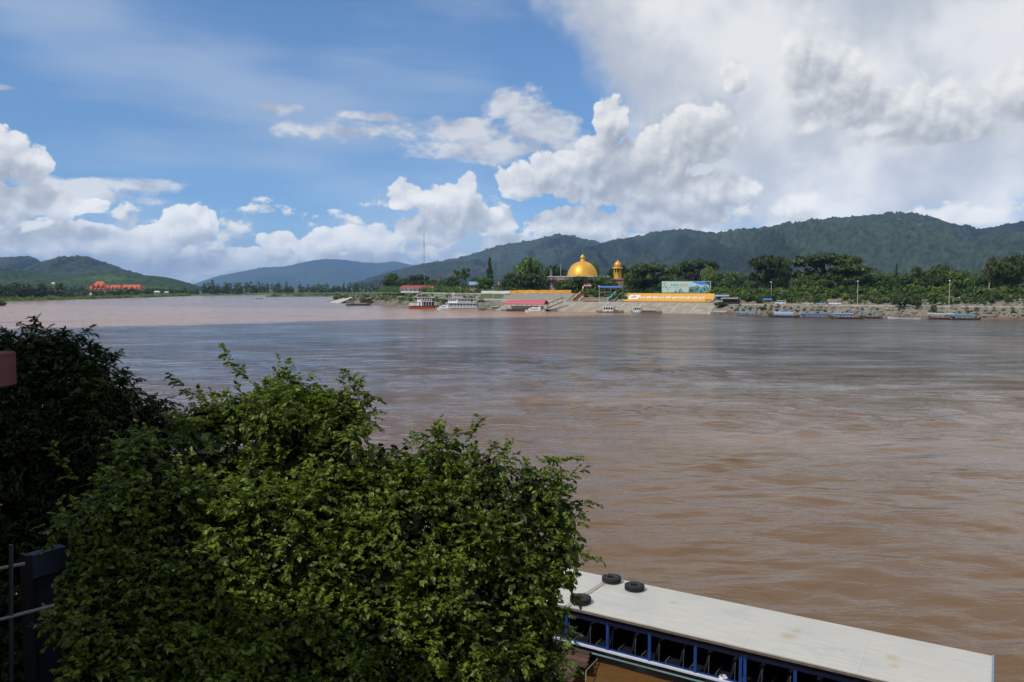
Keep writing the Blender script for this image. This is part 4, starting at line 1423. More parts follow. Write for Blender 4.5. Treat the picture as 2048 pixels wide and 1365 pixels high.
# ------------------------------------------------------------------ billboard
def build_billboard():
    p = on_bank(1368, 47)
    k = ppm(p.y)
    W, H = 95 / k, 21.5 / k
    zb = CAM_H + (HORIZON - 585) / k
    o = thing('billboard', 'wide pale green billboard with a resort picture above the amber banner', 'billboard', (p.x, p.y, p.z), R(-6))
    b = zb - p.z
    mint = P('mint_print', (0.60, 0.74, 0.66), rough=0.6, var=0.05, scale=0.1)
    MB().box(-W / 2, W / 2, 0, 0.35, b, b + H).build('panel', mint, o)
    for x in np.linspace(-W / 2 + 0.6, W / 2 - 0.6, 7):
        MB().box(x - 0.12, x + 0.12, 0.36, 0.6, -0.5, b + H - 0.1).build('post', STEEL, o)
    for (x0, x1, z0, z1) in [(-W / 2 - .15, W / 2 + .15, b + H, b + H + .15), (-W / 2 - .15, W / 2 + .15, b - .15, b), (-W / 2 - .15, -W / 2, b, b + H), (W / 2, W / 2 + .15, b, b + H)]:
        MB().box(x0, x1, -.08, .36, z0, z1).build('frame', OFFWHITE, o)
    # printed picture
    def pr(name, c): return P(name, c, rough=0.6, var=0.12, scale=1.2)
    x0, x1 = W * 0.055, W / 2 - 0.05
    pic = MB().box(x0, x1, -0.012, -0.004, b + 0.05, b + H - 0.05).build('picture', pr('print_pale_sky', (0.50, 0.72, 0.85)), o)
    w = x1 - x0
    def poly(name, pts, mat, d):
        MB().prism([(x0 + u * w, b + v * H) for u, v in pts], 'y', d, d + 0.006).build(name, mat, pic)
    poly('picture_sky', [(0.12, 0.98), (0.98, 0.98), (0.98, 0.72), (0.55, 0.66)], pr('print_deep_sky', (0.06, 0.30, 0.72)), -0.022)
    tops = [(0.0, 0.12), (1.0, 0.12), (1.0, 0.40)] + [(1 - q / 22, 0.42 + 0.16 * abs(math.sin(q * 1.9)) + (0.12 if 3 < q < 7 or 12 < q < 16 else 0)) for q in range(1, 22)] + [(0.0, 0.45)]
    poly('picture_trees', tops, pr('print_foliage', (0.20, 0.36, 0.22)), -0.032)
    poly('picture_houses', [(0.36, 0.34), (0.66, 0.34), (0.66, 0.47), (0.60, 0.56), (0.52, 0.47), (0.46, 0.55), (0.36, 0.46)], pr('print_houses', (0.55, 0.52, 0.45)), -0.042)
    poly('picture_pool', [(0.25, 0.03), (0.62, 0.03), (0.95, 0.26), (0.88, 0.33), (0.45, 0.30)], pr('print_pool', (0.07, 0.52, 0.66)), -0.052)
    poly('picture_terrace', [(0.63, 0.03), (0.98, 0.03), (0.98, 0.28)], pr('print_terrace', (0.62, 0.62, 0.50)), -0.054)
    poly('picture_rocks', [(0.0, 0.03), (0.26, 0.03), (0.22, 0.22), (0.10, 0.30), (0.0, 0.26)], pr('print_rocks', (0.10, 0.14, 0.15)), -0.056)
    poly('picture_branch', [(0.72, 0.97), (0.99, 0.97), (0.99, 0.45), (0.90, 0.70), (0.82, 0.78)], pr('print_branch', (0.05, 0.11, 0.08)), -0.062)
    # flowering branch drawn at the other end
    poly2 = MB()
    for (u, v, r) in [(.035, .80, .5), (.055, .62, .42), (.03, .48, .4), (.07, .86, .34), (.09, .70, .22), (.045, .30, .22)]:
        poly2.prism([(-W / 2 + u * W + r * (1 + .35 * math.sin(5 * q)) * math.cos(q), b + v * H + r * (1 + .35 * math.sin(5 * q)) * math.sin(q)) for q in np.linspace(0, 2 * pi, 15, endpoint=False)], 'y', -0.02, -0.012)
    poly2.build('printed_branch', pr('print_grey_green', (0.27, 0.36, 0.33)), o)
    # two words of four block-like characters, and lines of small print
    rng = random.Random(8)
    g, og, tx = pr('print_green', (0.10, 0.33, 0.20)), pr('print_orange', (0.72, 0.34, 0.14)), pr('print_grey', (0.42, 0.52, 0.48))
    for k in range(8):
        s = H * 0.175
        cx = -W / 2 + W * 0.195 + k * s * 1.12 + (s * 0.5 if k > 3 else 0)
        mb = MB()
        for q in range(4):
            z = b + H * 0.60 + s * q / 3.4
            a0, a1 = sorted((rng.uniform(-.5, -.1), rng.uniform(.15, .5)))
            mb.box(cx + s * a0, cx + s * a1, -0.02, -0.004, z, z + s * 0.13)
        for q in range(2):
            xx = cx + s * rng.uniform(-.38, .3)
            mb.box(xx, xx + s * 0.14, -0.03, -0.021, b + H * 0.60, b + H * 0.60 + s * 0.98)
        mb.build('character', g if k < 4 else og, o)
    for (z, n) in ((0.49, 15), (0.40, 10)):
        for q in range(n):
            cx = -W / 2 + W * 0.19 + q * W * 0.021
            MB().box(cx, cx + W * 0.013, -0.016, -0.004, b + H * z, b + H * (z + 0.05)).build('small_print', tx, o)


build_billboard()


# ------------------------------------------------------------------ golden dome, golden tower and the buildings of the terrace
def build_dome_hall():
    px, depth = 1165, 478.0
    k = ppm(depth)
    x = (px - 1024) / FPX * depth
    o = thing('domed_hall', 'pink hall crowned by a great golden dome', 'building', (x, depth, 9.2))
    zb = CAM_H + (HORIZON - 553) / k - 9.2
    r = 30.2 / k
    MB().box(-20, 14, -9, 16, -0.5, zb - 0.6).build('wall', PINK_WALL, o)
    for i, xx in enumerate(np.arange(-18, 13, 4.2)):
        w = MB().box(xx, xx + 1.7, -9.12, -9.0, 3.0, 6.4).build('window', GLASS, o)
        MB().box(xx - .2, xx + 1.9, -9.25, -9.13, 2.7, 2.98).build('sill', OFFWHITE, w)
    MB().box(-20.8, 14.8, -9.8, 16.8, zb - 0.6, zb - 0.1).build('cornice', OFFWHITE, o)
    MB().box(-20.5, -9, -9.5, 10, zb - 2.4, zb - 0.62).build('eave_band', PINK_WALL, o)
    prof = [(r, -1.2), (r, 0)]
    hd = 29.5 / k
    for q in np.linspace(0.04, 1, 16):
        a = q * pi / 2
        prof.append((r * math.cos(a) ** 0.86 * (1 - 0.06 * q) + 0.02, hd * math.sin(a) ** 1.12))
    dome = MB().lathe(prof, 40).build('dome', GOLD, o, smooth=True, loc=(0, 2, zb))
    for q in range(20):
        a = 2 * pi * q / 20
        pts = [((pr + 0.03) * math.cos(a), (pr + 0.03) * math.sin(a), z) for pr, z in prof[1:-1]]
        MB().tube(pts, 0.045, 4).build('rib', GOLD, dome)
    z1 = hd - 0.15
    lr = 4.2 / k
    lan = MB().lathe([(lr * 1.25, 0), (lr * 1.25, 0.35), (lr, 0.4), (lr, 2.3), (lr * 1.12, 2.35), (lr * 1.12, 2.7), (lr * 0.98, 2.75), (lr * 0.9, 3.3), (lr * 0.55, 3.9), (lr * 0.16, 4.25), (0.02, 4.3)], 18).build('lantern', GOLD, o, smooth=True, loc=(0, 2, zb + z1))
    MB().tube([(0, 0, 4.2), (0, 0, 7.0)], 0.06, 5).build('finial_rod', STEEL, lan)
    for (mx, h) in ((-7.5, 6.5), (-13.5, 7.2), (-18.8, 4), (-19.6, 4)):
        MB().tube([(mx, -6, zb - .2), (mx, -6, zb + h)], 0.09, 5).build('flagpole', OFFWHITE, o)


def build_gold_tower():
    px, depth = 1234.5, 470.0
    k = ppm(depth)
    x = (px - 1024) / FPX * depth
    o = thing('golden_tower', 'slender golden tower with a small onion dome', 'tower', (x, depth, 9.2))
    def zz(py): return CAM_H + (HORIZON - py) / k - 9.2
    def m(q): return q / k
    MB().box(-m(10), m(10), -m(10), m(10), -0.5, zz(560)).build('base', PINK_WALL, o)
    MB().box(-m(12), m(12), -m(12), m(12), zz(560), zz(558)).build('base_cornice', PINK_WALL, o)
    MB().lathe([(m(8), zz(558.5)), (m(8), zz(547)), (m(8.8), zz(547)), (m(8.8), zz(546))], 8).build('shaft', GOLD, o)
    for q in range(8):
        a = 2 * pi * (q + 0.5) / 8
        MB().tube([(m(7) * math.cos(a), m(7) * math.sin(a), zz(546.2)), (m(7) * math.cos(a), m(7) * math.sin(a), zz(538.6))], m(1.0), 6).build('column', GOLD, o)
    MB().lathe([(m(4.6), zz(546.1)), (m(4.6), zz(538.5))], 8).build('core', DARK, o)
    MB().lathe([(m(9.5), zz(538.8)), (m(10.6), zz(537.5)), (m(10.2), zz(535)), (m(7.0), zz(534.5))], 16).build('cornice', GOLD, o)
    MB().lathe([(m(6.5), zz(534.8)), (m(7.2), zz(532)), (m(7.0), zz(529)), (m(5.5), zz(526.2)), (m(3.2), zz(524.4)), (m(1.4), zz(523.5)), (m(1.3), zz(522.3)), (m(0.2), zz(520.6))], 18).build('onion_dome', GOLD, o, smooth=True)


build_dome_hall()
build_gold_tower()


def house(name, label, px, depth, ytop, yeave, ybase, w_px, roof_mat, wall_mat, deep=7.0, rz=0.0, hip=0.0, windows=3, ground=9.2, cat='building', soffit=0.5):
    """Gabled or hipped house: walls, roof, ridge, door and windows."""
    k = ppm(depth)
    x = (px - 1024) / FPX * depth
    W = w_px / k
    zt, ze = CAM_H + (HORIZON - ytop) / k - ground, CAM_H + (HORIZON - yeave) / k - ground
    o = thing(name, label, cat, (x, depth, ground), rz)
    MB().box(-W / 2 + 0.5, W / 2 - 0.5, -deep / 2 + 0.5, deep / 2 - 0.5, -0.6, ze).build('wall', wall_mat, o)
    h = hip * W
    mb = MB()
    e = soffit
    mb.add([(-W / 2 - e, -deep / 2 - e, ze), (W / 2 + e, -deep / 2 - e, ze), (W / 2 + e, deep / 2 + e, ze), (-W / 2 - e, deep / 2 + e, ze), (-W / 2 - e + h, 0, zt), (W / 2 + e - h, 0, zt)],
           [(0, 1, 5, 4), (2, 3, 4, 5), (0, 4, 3), (1, 2, 5), (3, 2, 1, 0)])
    roof = mb.build('roof', roof_mat, o)
    MB().tube([(-W / 2 - e + h, 0, zt), (W / 2 + e - h, 0, zt)], 0.16, 6).build('ridge_cap', roof_mat, roof)
    for q in range(windows):
        xx = -W / 2 + W * (q + 0.5) / windows
        MB().box(xx - .55, xx + .55, -deep / 2 + 0.38, -deep / 2 + 0.5, max(0.9, ze - 2.2), ze - 0.7).build('window', GLASS, o)
    MB().box(W * .06, W * .06 + 1.0, -deep / 2 + 0.36, -deep / 2 + 0.5, -0.3, min(2.1, ze - .3)).build('door', DARK, o)
    return o


house('long_house', 'long low house with a red sheet roof on the terrace', 836, 626, 571.5, 578, 583, 68, RED_ROOF, WHITE, 9, hip=0.06, windows=8)
house('house', 'small pink house with a pale roof beside the round green tree', 949, 515, 564, 570.5, 575, 19, LIGHT_BLUE, PINK_WALL, 6, windows=2)
house('house', 'small house with a brown roof half hidden right of the spire-like tree', 1004, 505, 564, 570, 575, 14, THATCH, PINK_WALL, 5, windows=2)
house('gatehouse', 'small building with a pink curved roof below the golden dome', 1174, 462, 567, 573, 580, 13, PINK_WALL, STEP_STONE, 4, hip=0.2, windows=1)
house('white_house', 'small white house among trees at the left of the far bend', 316, 1130, 582.5, 585, 589, 9, OFFWHITE, OFFWHITE, 7, ground=3.0, windows=2)
house('white_house', 'tiny white house beyond the small white house of the far bend', 335, 1180, 583.5, 585.5, 588, 6, OFFWHITE, OFFWHITE, 6, ground=3.0, windows=1)


def build_temple():
    """Orange-roofed resort halls with stacked hips over the opposite bank."""
    depth, g = 1120.0, 3.4
    k = ppm(depth)
    def zz(py): return CAM_H + (HORIZON - py) / k - g
    def hall(label, pxa, pxb, tiers, name='tiled_hall'):
        cx = ((pxa + pxb) / 2 - 1024) / FPX * depth
        W = (pxb - pxa) / k
        o = thing(name, label, 'building', (cx, depth, g))
        MB().box(-W / 2 + 1.5, W / 2 - 1.5, -7, 9, -0.5, zz(tiers[0][1]) + .2).build('wall', CONCRETE_PALE, o)
        for (ya, yb, f0, f1) in tiers:      # top row, eave row, half-width fractions at ridge and eave
            zt, ze = zz(ya), zz(yb)
            d0 = 9 * f1
            roof = MB().add([(-W / 2 * f1, -d0, ze), (W / 2 * f1, -d0, ze), (W / 2 * f1, d0, ze), (-W / 2 * f1, d0, ze), (-W / 2 * f0, 0, zt), (W / 2 * f0, 0, zt)],
                            [(0, 1, 5, 4), (2, 3, 4, 5), (0, 4, 3), (1, 2, 5), (3, 2, 1, 0)]).build('roof', TERRACOTTA, o)
            n = max(3, int(W * f1 / 6))
            for q in range(n):                # dormer gables along the eaves
                xx = -W / 2 * f1 + W * f1 * (q + 0.5) / n
                hgt = (zt - ze) * 0.55
                MB().add([(xx - 1.9, -d0 - .8, ze - .3), (xx + 1.9, -d0 - .8, ze - .3), (xx, -d0 - .8, ze + hgt), (xx, -d0 * 0.3, ze + hgt)], [(0, 1, 2), (0, 2, 3), (1, 3, 2)]).build('dormer', TERRACOTTA, roof)
                MB().add([(xx - 1.1, -d0 - .86, ze - .2), (xx + 1.1, -d0 - .86, ze - .2), (xx, -d0 - .86, ze + hgt * .62)], [(0, 1, 2)]).build('gable', MAROON, roof)
        for q in range(int(W / 5)):
            xx = -W / 2 + 3 + q * 5
            MB().box(xx - .8, xx + .8, -7.15, -7, 2.0, 4.6).build('window', GLASS, o)
    hall('largest orange tiled hall with stacked roofs above the far trees', 181, 224, [(571, 578.5, 0.80, 1.0), (563.5, 573.5, 0.28, 0.68)])
    hall('low orange roofed link between the two tiled halls', 222, 246, [(570.5, 577.5, 0.85, 1.0)])
    hall('lower orange tiled hall with a row of gables', 246, 286, [(570, 578.5, 0.85, 1.0)])
    o = thing('white_gate_tower', 'small white gate tower standing at the shore below the orange halls', 'tower', ((183 - 1024) / FPX * 905, 905, 1.6))
    kk = ppm(905)
    MB().box(-1.1, 1.1, -1.1, 1.1, -1, 6 / kk).build('wall', WHITE, o)
    MB().box(-1.6, 1.6, -1.6, 1.6, 6 / kk, 6 / kk + .4).build('cornice', WHITE, o)
    MB().lathe([(1.2, 6 / kk + .4), (0.9, 6 / kk + 1.3), (0.1, 6 / kk + 2.2)], 8).build('cap', WHITE, o)
    p = at_y(107, 570, 1020)
    o = thing('water_tower', 'white domed water tower rising above the left wood', 'tower', (p.x, p.y, 3.4))
    MB().tube([(0, 0, -1), (0, 0, p.z - 3.4)], 0.5, 8).build('stem', WHITE, o)
    MB().lathe([(0.6, 0), (2.0, 1.0), (2.2, 2.0), (1.3, 3.0), (0.1, 3.3)], 12).build('tank', WHITE, o, smooth=True, loc=(0, 0, p.z - 3.6))


build_temple()


def build_mast():
    depth = 640.0
    x = (849 - 1024) / FPX * depth
    k = ppm(depth)
    h = CAM_H + (HORIZON - 468) / k - 9.2
    o = thing('radio_mast', 'tall thin red and white radio mast behind the red-roofed house', 'mast', (x, depth, 9.2))
    red = P('mast_red', (0.26, 0.12, 0.10), rough=0.6)
    n = 9
    for s in range(n):
        mb = MB()
        z0, z1 = h * s / n, h * (s + 1) / n
        w0, w1 = 0.30 * (1 - 0.45 * s / n), 0.30 * (1 - 0.45 * (s + 1) / n)
        for a in (0, 1, 2):
            c, q = math.cos(a * 2.094), math.sin(a * 2.094)
            mb.tube([(w0 * c, w0 * q, z0), (w1 * c, w1 * q, z1)], 0.08, 4)
            for b in range(4):
                c2, q2 = math.cos((a + 1) * 2.094), math.sin((a + 1) * 2.094)
                za, zb = z0 + (z1 - z0) * b / 4, z0 + (z1 - z0) * (b + 1) / 4
                mb.tube([(w0 * c, w0 * q, za), (w0 * c2, w0 * q2, zb)], 0.05, 3)
        mb.build('lattice_section', red if s % 2 else GREY, o)
    MB().tube([(0, 0, h), (0, 0, h + 3)], 0.06, 4).build('antenna', STEEL, o)
    for a in range(3):
        MB().tube([(0, 0, h * 0.8), (14 * math.cos(a * 2.09), 14 * math.sin(a * 2.09), 0)], 0.03, 3).build('guy_wire', STEEL, o)


def build_crane():
    depth = 632.0
    k = ppm(depth)
    p0, p1 = at_y(872, 580, depth), at_y(883, 545, depth)
    o = thing('crane', 'red lattice crane boom leaning over the red-roofed house', 'crane', (p0.x, p0.y, 9.2))
    tip = Vector((p1.x - p0.x, 0, p1.z - 9.2))
    mb = MB()
    root = Vector((0, 0, 1.6))
    side = Vector((0, 1, 0)); d = (tip - root).normalized(); up = d.cross(side)
    for (a, b) in ((1, 1), (1, -1), (-1, 1), (-1, -1)):
        mb.tube([root + side * a * .7 + up * b * .7, tip + side * a * .25 + up * b * .25], 0.12, 4)
    for s in range(11):
        f0, f1 = s / 11, (s + 1) / 11
        for a in (-1, 1):
            w0, w1 = .7 - .45 * f0, .7 - .45 * f1
            mb.tube([root.lerp(tip, f0) + side * a * w0 + up * w0, root.lerp(tip, f1) + side * a * w1 - up * w1], 0.07, 3)
    mb.build('boom', RED_STEEL, o)
    MB().box(-2.6, 1.6, -1.4, 1.4, 0.9, 3.0).build('cab', RED_STEEL, o)
    MB().box(-2.8, 2.0, -1.7, -0.9, -0.3, 0.9).build('track', DARK, o)
    MB().box(-2.8, 2.0, 0.9, 1.7, -0.3, 0.9).build('track', DARK, o)
    MB().tube([tip, (tip.x + .1, 0, tip.z - 5)], 0.05, 3).build('cable', DARK, o)


build_mast()
build_crane()


def build_canopy():
    depth = 440.0
    k = ppm(depth)
    x = (1219 - 1024) / FPX * depth
    zt = CAM_H + (HORIZON - 573.5) / k
    o = thing('market_canopy', 'long blue sheet canopy on posts below the golden tower', 'canopy', (x, depth, 9.3))
    W = 46 / k
    MB().add([(-W / 2, -2.5, zt - 9.9), (W / 2, -2.5, zt - 9.9), (W / 2, 2.5, zt - 9.5), (-W / 2, 2.5, zt - 9.5), (-W / 2, 0, zt - 9.0), (W / 2, 0, zt - 9.0)], [(0, 1, 5, 4), (4, 5, 2, 3), (0, 4, 3), (1, 2, 5)]).build('sheet', BLUE_SHEET, o)
    for xx in np.linspace(-W / 2 + .3, W / 2 - .3, 5):
        MB().tube([(xx, -2.3, -.5), (xx, -2.3, zt - 9.9)], 0.07, 5).build('post', STEEL, o)
    MB().box(-W / 2 + .5, W / 2 - .5, -1.5, -0.6, 0, 1.0).build('counter', STEP_STONE, o)


build_canopy()


# ------------------------------------------------------------------ lamp posts and poles
def lamp_post(label, pos, h, arm=0.0, group='lamp posts on the far bank'):
    o = thing('lamp_post', label, 'lamp post', pos, SHORE_ANGLE, group)
    MB().tube([(0, 0, -0.3), (0, 0, h * .5), (0, 0, h)], [0.15, 0.12, 0.09], 7).build('pole', CONCRETE_PALE, o)
    MB().box(-.3, .3, -.3, .3, -0.3, 0.35).build('base', CONCRETE_PALE, o)
    MB().tube([(0, 0, h - .1), (0, -0.5, h + .15), (0, -1.0, h + .2)], 0.06, 5).build('arm', OFFWHITE, o)
    MB().lathe([(0.02, -.32), (.30, -.2), (.36, 0), (.26, .2), (.02, .32)], 10).build('lamp_head', WHITE, o, loc=(0, -1.0, h + .25), smooth=True)
    return o


def lamp_px(px, t, top, label):
    p = on_bank(px, t)
    lamp_post(label, p, CAM_H + (HORIZON - top) / ppm(p.y) - p.z)


lamp_px(1547, 40, 566, 'lamp post rising from the thicket behind the van')
lamp_px(1713, 21.2, 564, 'lamp post right of the white pickup')
lamp_px(1895, 21.2, 563, 'lamp post nearest the view edge, beside the large round tree')
lamp_px(1201, 24.5, 574, 'lamp post on the promenade between the two stairways')
lamp_px(990, 24.5, 577, 'lamp post on the promenade behind the small purple-canopied boat')
lamp_px(1107, 39.5, 574, 'lamp post behind the orange cloth wall')
lamp_px(818, 20, 578, 'lamp post behind the orange-red ferry')
lamp_px(867, 37, 577, 'lamp post on the wall above the orange-red ferry')
lamp_px(922, 37, 577, 'lamp post on the wall above the white passenger ship')
lamp_px(745, 26, 579, 'lamp post nearest the dark tree of the cape')
lamp_px(722, 20, 579, 'lamp post behind the dark barge')
lamp_px(706, 16, 579, 'lamp post between the dark barge and the tip of the cape')


def power_pole():
    p = on_bank(1978, 38)
    h = CAM_H + (HORIZON - 565) / ppm(p.y) - p.z
    o = thing('power_pole', 'cross-shaped utility pole before the dark trees', 'utility pole', p, SHORE_ANGLE)
    MB().tube([(0, 0, -.3), (0, 0, h)], [.17, .12], 6).build('pole', CONCRETE_PALE, o)
    for z in (h * .52, h * .40):
        MB().box(-2.6, 2.6, -.10, .10, z, z + .18).build('crossarm', THATCH, o)
    for x in (-2.4, -1.2, 1.2, 2.4):
        MB().lathe([(.08, 0), (.12, .1), (.05, .3)], 6, (x, 0, h * .52 + .18)).build('insulator', GREY, o)


power_pole()


# ------------------------------------------------------------------ parked vehicles
def vehicle(kind, label, px, t, color, length, name, cat):
    p = on_bank(px, t, 0.10)
    o = thing(name, label, cat, p, SHORE_ANGLE, 'vehicles parked along the bank road')
    L = length; w = 0.86
    body_m = P('car_paint_' + name + '_' + str(px), color, rough=0.3, var=0.04, spec=0.6)
    if kind == 'van':
        out = [(-L / 2, .45), (L / 2, .45), (L / 2, 1.25), (L / 2 - .05, 2.1), (-L / 2 + .95, 2.12), (-L / 2 + .25, 1.25), (-L / 2, 1.05)]
        wins = [[(-L / 2 + .42, 1.30), (-L / 2 + 1.02, 1.95), (-L / 2 + 1.55, 1.95), (-L / 2 + 1.55, 1.30)], [(-L / 2 + 1.7, 1.30), (-L / 2 + 1.7, 1.95), (-.1 + L * .14, 1.95), (-.1 + L * .14, 1.30)], [(L * .16, 1.30), (L * .16, 1.95), (L / 2 - .2, 1.95), (L / 2 - .2, 1.30)]]
    elif kind == 'pickup':
        out = [(-L / 2, .5), (L / 2, .5), (L / 2, 1.05), (L * .10, 1.07), (L * .04, 1.62), (-L * .13, 1.66), (-L * .25, 1.12), (-L / 2 + .1, .98)]
        wins = [[(-L * .215, 1.13), (-L * .12, 1.58), (-L * .06, 1.58), (-L * .06, 1.13)], [(-L * .045, 1.13), (-L * .045, 1.58), (L * .03, 1.56), (L * .075, 1.13)]]
    else:
        out = [(-L / 2, .45), (L / 2, .45), (L / 2 - .02, 1.0), (L * .42, 1.45), (L * .05, 1.52), (-L * .10, 1.50), (-L * .27, 1.0), (-L / 2 + .05, .85)]
        wins = [[(-L * .23, 1.0), (-L * .09, 1.42), (L * .02, 1.43), (L * .02, 1.0)], [(L * .04, 1.0), (L * .04, 1.43), (L * .38, 1.38), (L * .44, 1.0)]]
    body = MB().prism(out, 'y', -w, w).build('body', body_m, o, bevel=0.04)
    for q in wins:
        for s in (-1, 1):
            MB().prism(q, 'y', s * w, s * (w + .015)).build('window', GLASS, o)
    a, b = (out[-2], out[-3]) if kind != 'pickup' else (out[-2], out[-3])
    v = lambda p_, q_, f: (p_[0] + (q_[0] - p_[0]) * f, p_[1] + (q_[1] - p_[1]) * f)
    c0, c1 = v(a, b, .12), v(a, b, .9)
    MB().loft([[(c0[0] - .02, -.7, c0[1] + .02), (c0[0] - .02, .7, c0[1] + .02), (c0[0] + .02, .7, c0[1]), (c0[0] + .02, -.7, c0[1])], [(c1[0] - .02, -.62, c1[1] + .02), (c1[0] - .02, .62, c1[1] + .02), (c1[0] + .02, .62, c1[1]), (c1[0] + .02, -.62, c1[1])]]).build('windscreen', GLASS, o)
    for xx in (-L * .31, L * .29):
        for s in (-1, 1):
            wh = MB().lathe([(.34, -.11), (.36, 0), (.34, .11)], 14).build('wheel', TYRE, o, loc=(xx, s * (w - .05), .36), rot=(pi / 2, 0, 0), smooth=False)
            MB().lathe([(.19, -.13), (.19, .13)], 10).build('hub_cap', STEEL, wh)
    for s in (-1, 1):
        MB().box(-L / 2 - .02, -L / 2 + .06, s * .6 - .14, s * .6 + .14, .72, .88).build('headlight', WHITE, o)
    MB().box(-L / 2 - .06, -L / 2 + .05, -w + .05, w - .05, .42, .58).build('bumper', DARK, o)
    if kind == 'pickup':
        MB().box(L * .12, L * .48, -w + .1, w - .1, 1.06, 1.075).build('cargo_bed', DARK, o)


vehicle('van', 'pale grey minivan parked by the blue umbrella stall', 1558, 14.5, (0.55, 0.56, 0.55), 4.7, 'parked_van', 'van')
vehicle('pickup', 'dusty beige pickup between the minivan and the blue hatchback', 1616, 14.5, (0.46, 0.42, 0.36), 4.9, 'parked_pickup', 'pickup')
vehicle('hatch', 'light blue hatchback parked between two pickups', 1641, 14.5, (0.22, 0.36, 0.46), 4.2, 'parked_hatchback', 'car')
vehicle('pickup', 'clean white pickup parked at the end of the row', 1674, 14.5, (0.72, 0.72, 0.70), 5.1, 'parked_pickup', 'pickup')


def stall(label, px, t, W, D, h, roof_mat, post_mat, name='stall', peaked=True, table=TERRACOTTA, walls=None):
    p = on_bank(px, t, 0.05)
    o = thing(name, label, 'stall', p, SHORE_ANGLE)
    pk = 0.5 if peaked else 0.12
    MB().add([(-W / 2, -D / 2, h - .2), (W / 2, -D / 2, h - .2), (W / 2, D / 2, h), (-W / 2, D / 2, h), (-W / 2 * .96, 0, h + pk), (W / 2 * .96, 0, h + pk), (-W / 2, -D / 2, h - .3), (W / 2, -D / 2, h - .3), (W / 2, D / 2, h - .1), (-W / 2, D / 2, h - .1)],
             [(0, 1, 5, 4), (4, 5, 2, 3), (0, 4, 3), (1, 2, 5), (6, 7, 1, 0), (7, 8, 2, 1), (8, 9, 3, 2), (9, 6, 0, 3)]).build('roof', roof_mat, o)
    for sx in (-1, 1):
        for sy in (-1, 1):
            MB().tube([(sx * (W / 2 - .15), sy * (D / 2 - .15), -.1), (sx * (W / 2 - .15), sy * (D / 2 - .15), h - .25)], .06, 5).build('post', post_mat, o)
    MB().box(-W / 2 + .4, W / 2 - .4, -D / 2 + .3, -D / 2 + 1.1, .55, .8).build('counter', table, o)
    if walls:
        MB().box(-W / 2 + .2, W / 2 - .2, D / 2 - .35, D / 2 - .25, 0, h - .3).build('back_wall', walls, o)
    return o


stall('small stall under a blue canvas umbrella beside the minivan', 1533, 14.5, 4.2, 3.0, 2.5, BLUE_SHEET, STEEL)
stall('grey sheet-roofed stall at the corner of the amber banner', 1438, 24, 7.5, 4, 3.4, LIGHT_BLUE, STEEL, table=OFFWHITE)
stall('dark thatched hut with an open front at the end of the road', 1464, 15, 8.5, 4.5, 2.9, THATCH, STEP_STONE, name='thatched_hut', table=STEP_STONE, walls=DARK)
stall('small dark red cart stall at the foot of the amber banner', 1413, 21.5, 3.0, 1.8, 1.7, MAROON, DARK, name='cart_stall', peaked=False, table=RED_ROOF)
stall('pair-posted shelter with a pink sloping roof below the shrubs', 1182, 24, 9.5, 3, 2.2, PINK_ROOF, STEEL, name='shelter', peaked=False)

# ------------------------------------------------------------------ boats moored along the far shore
def hull_rings(L, W, z0, sheer, n=13, bow=1.0, stern=0.55, flat=0.35, rise=0.6):
    """Rings (bottom to gunwale) of a boat hull, bow towards -x."""
    rings = []
    for k in range(n):
        f = k / (n - 1)
        u = 2 * f - 1
        if u < 0: w = (1 - abs(u) ** 2.6 * bow)
        else: w = (1 - abs(u) ** 3.5 * (1 - stern))
        w = max(w, 0.04) * W / 2
        zg = z0 + sheer * (abs(u) ** 2.4) * (1.0 if u < 0 else 0.45)
        zb = -0.35 + rise * max(0, -u) ** 4
        x = u * L / 2
        rings.append([(x, -w, zg), (x, -w * .82, (zg + zb) * .5), (x, -w * flat, zb), (x, w * flat, zb), (x, w * .82, (zg + zb) * .5), (x, w, zg)])
    return rings


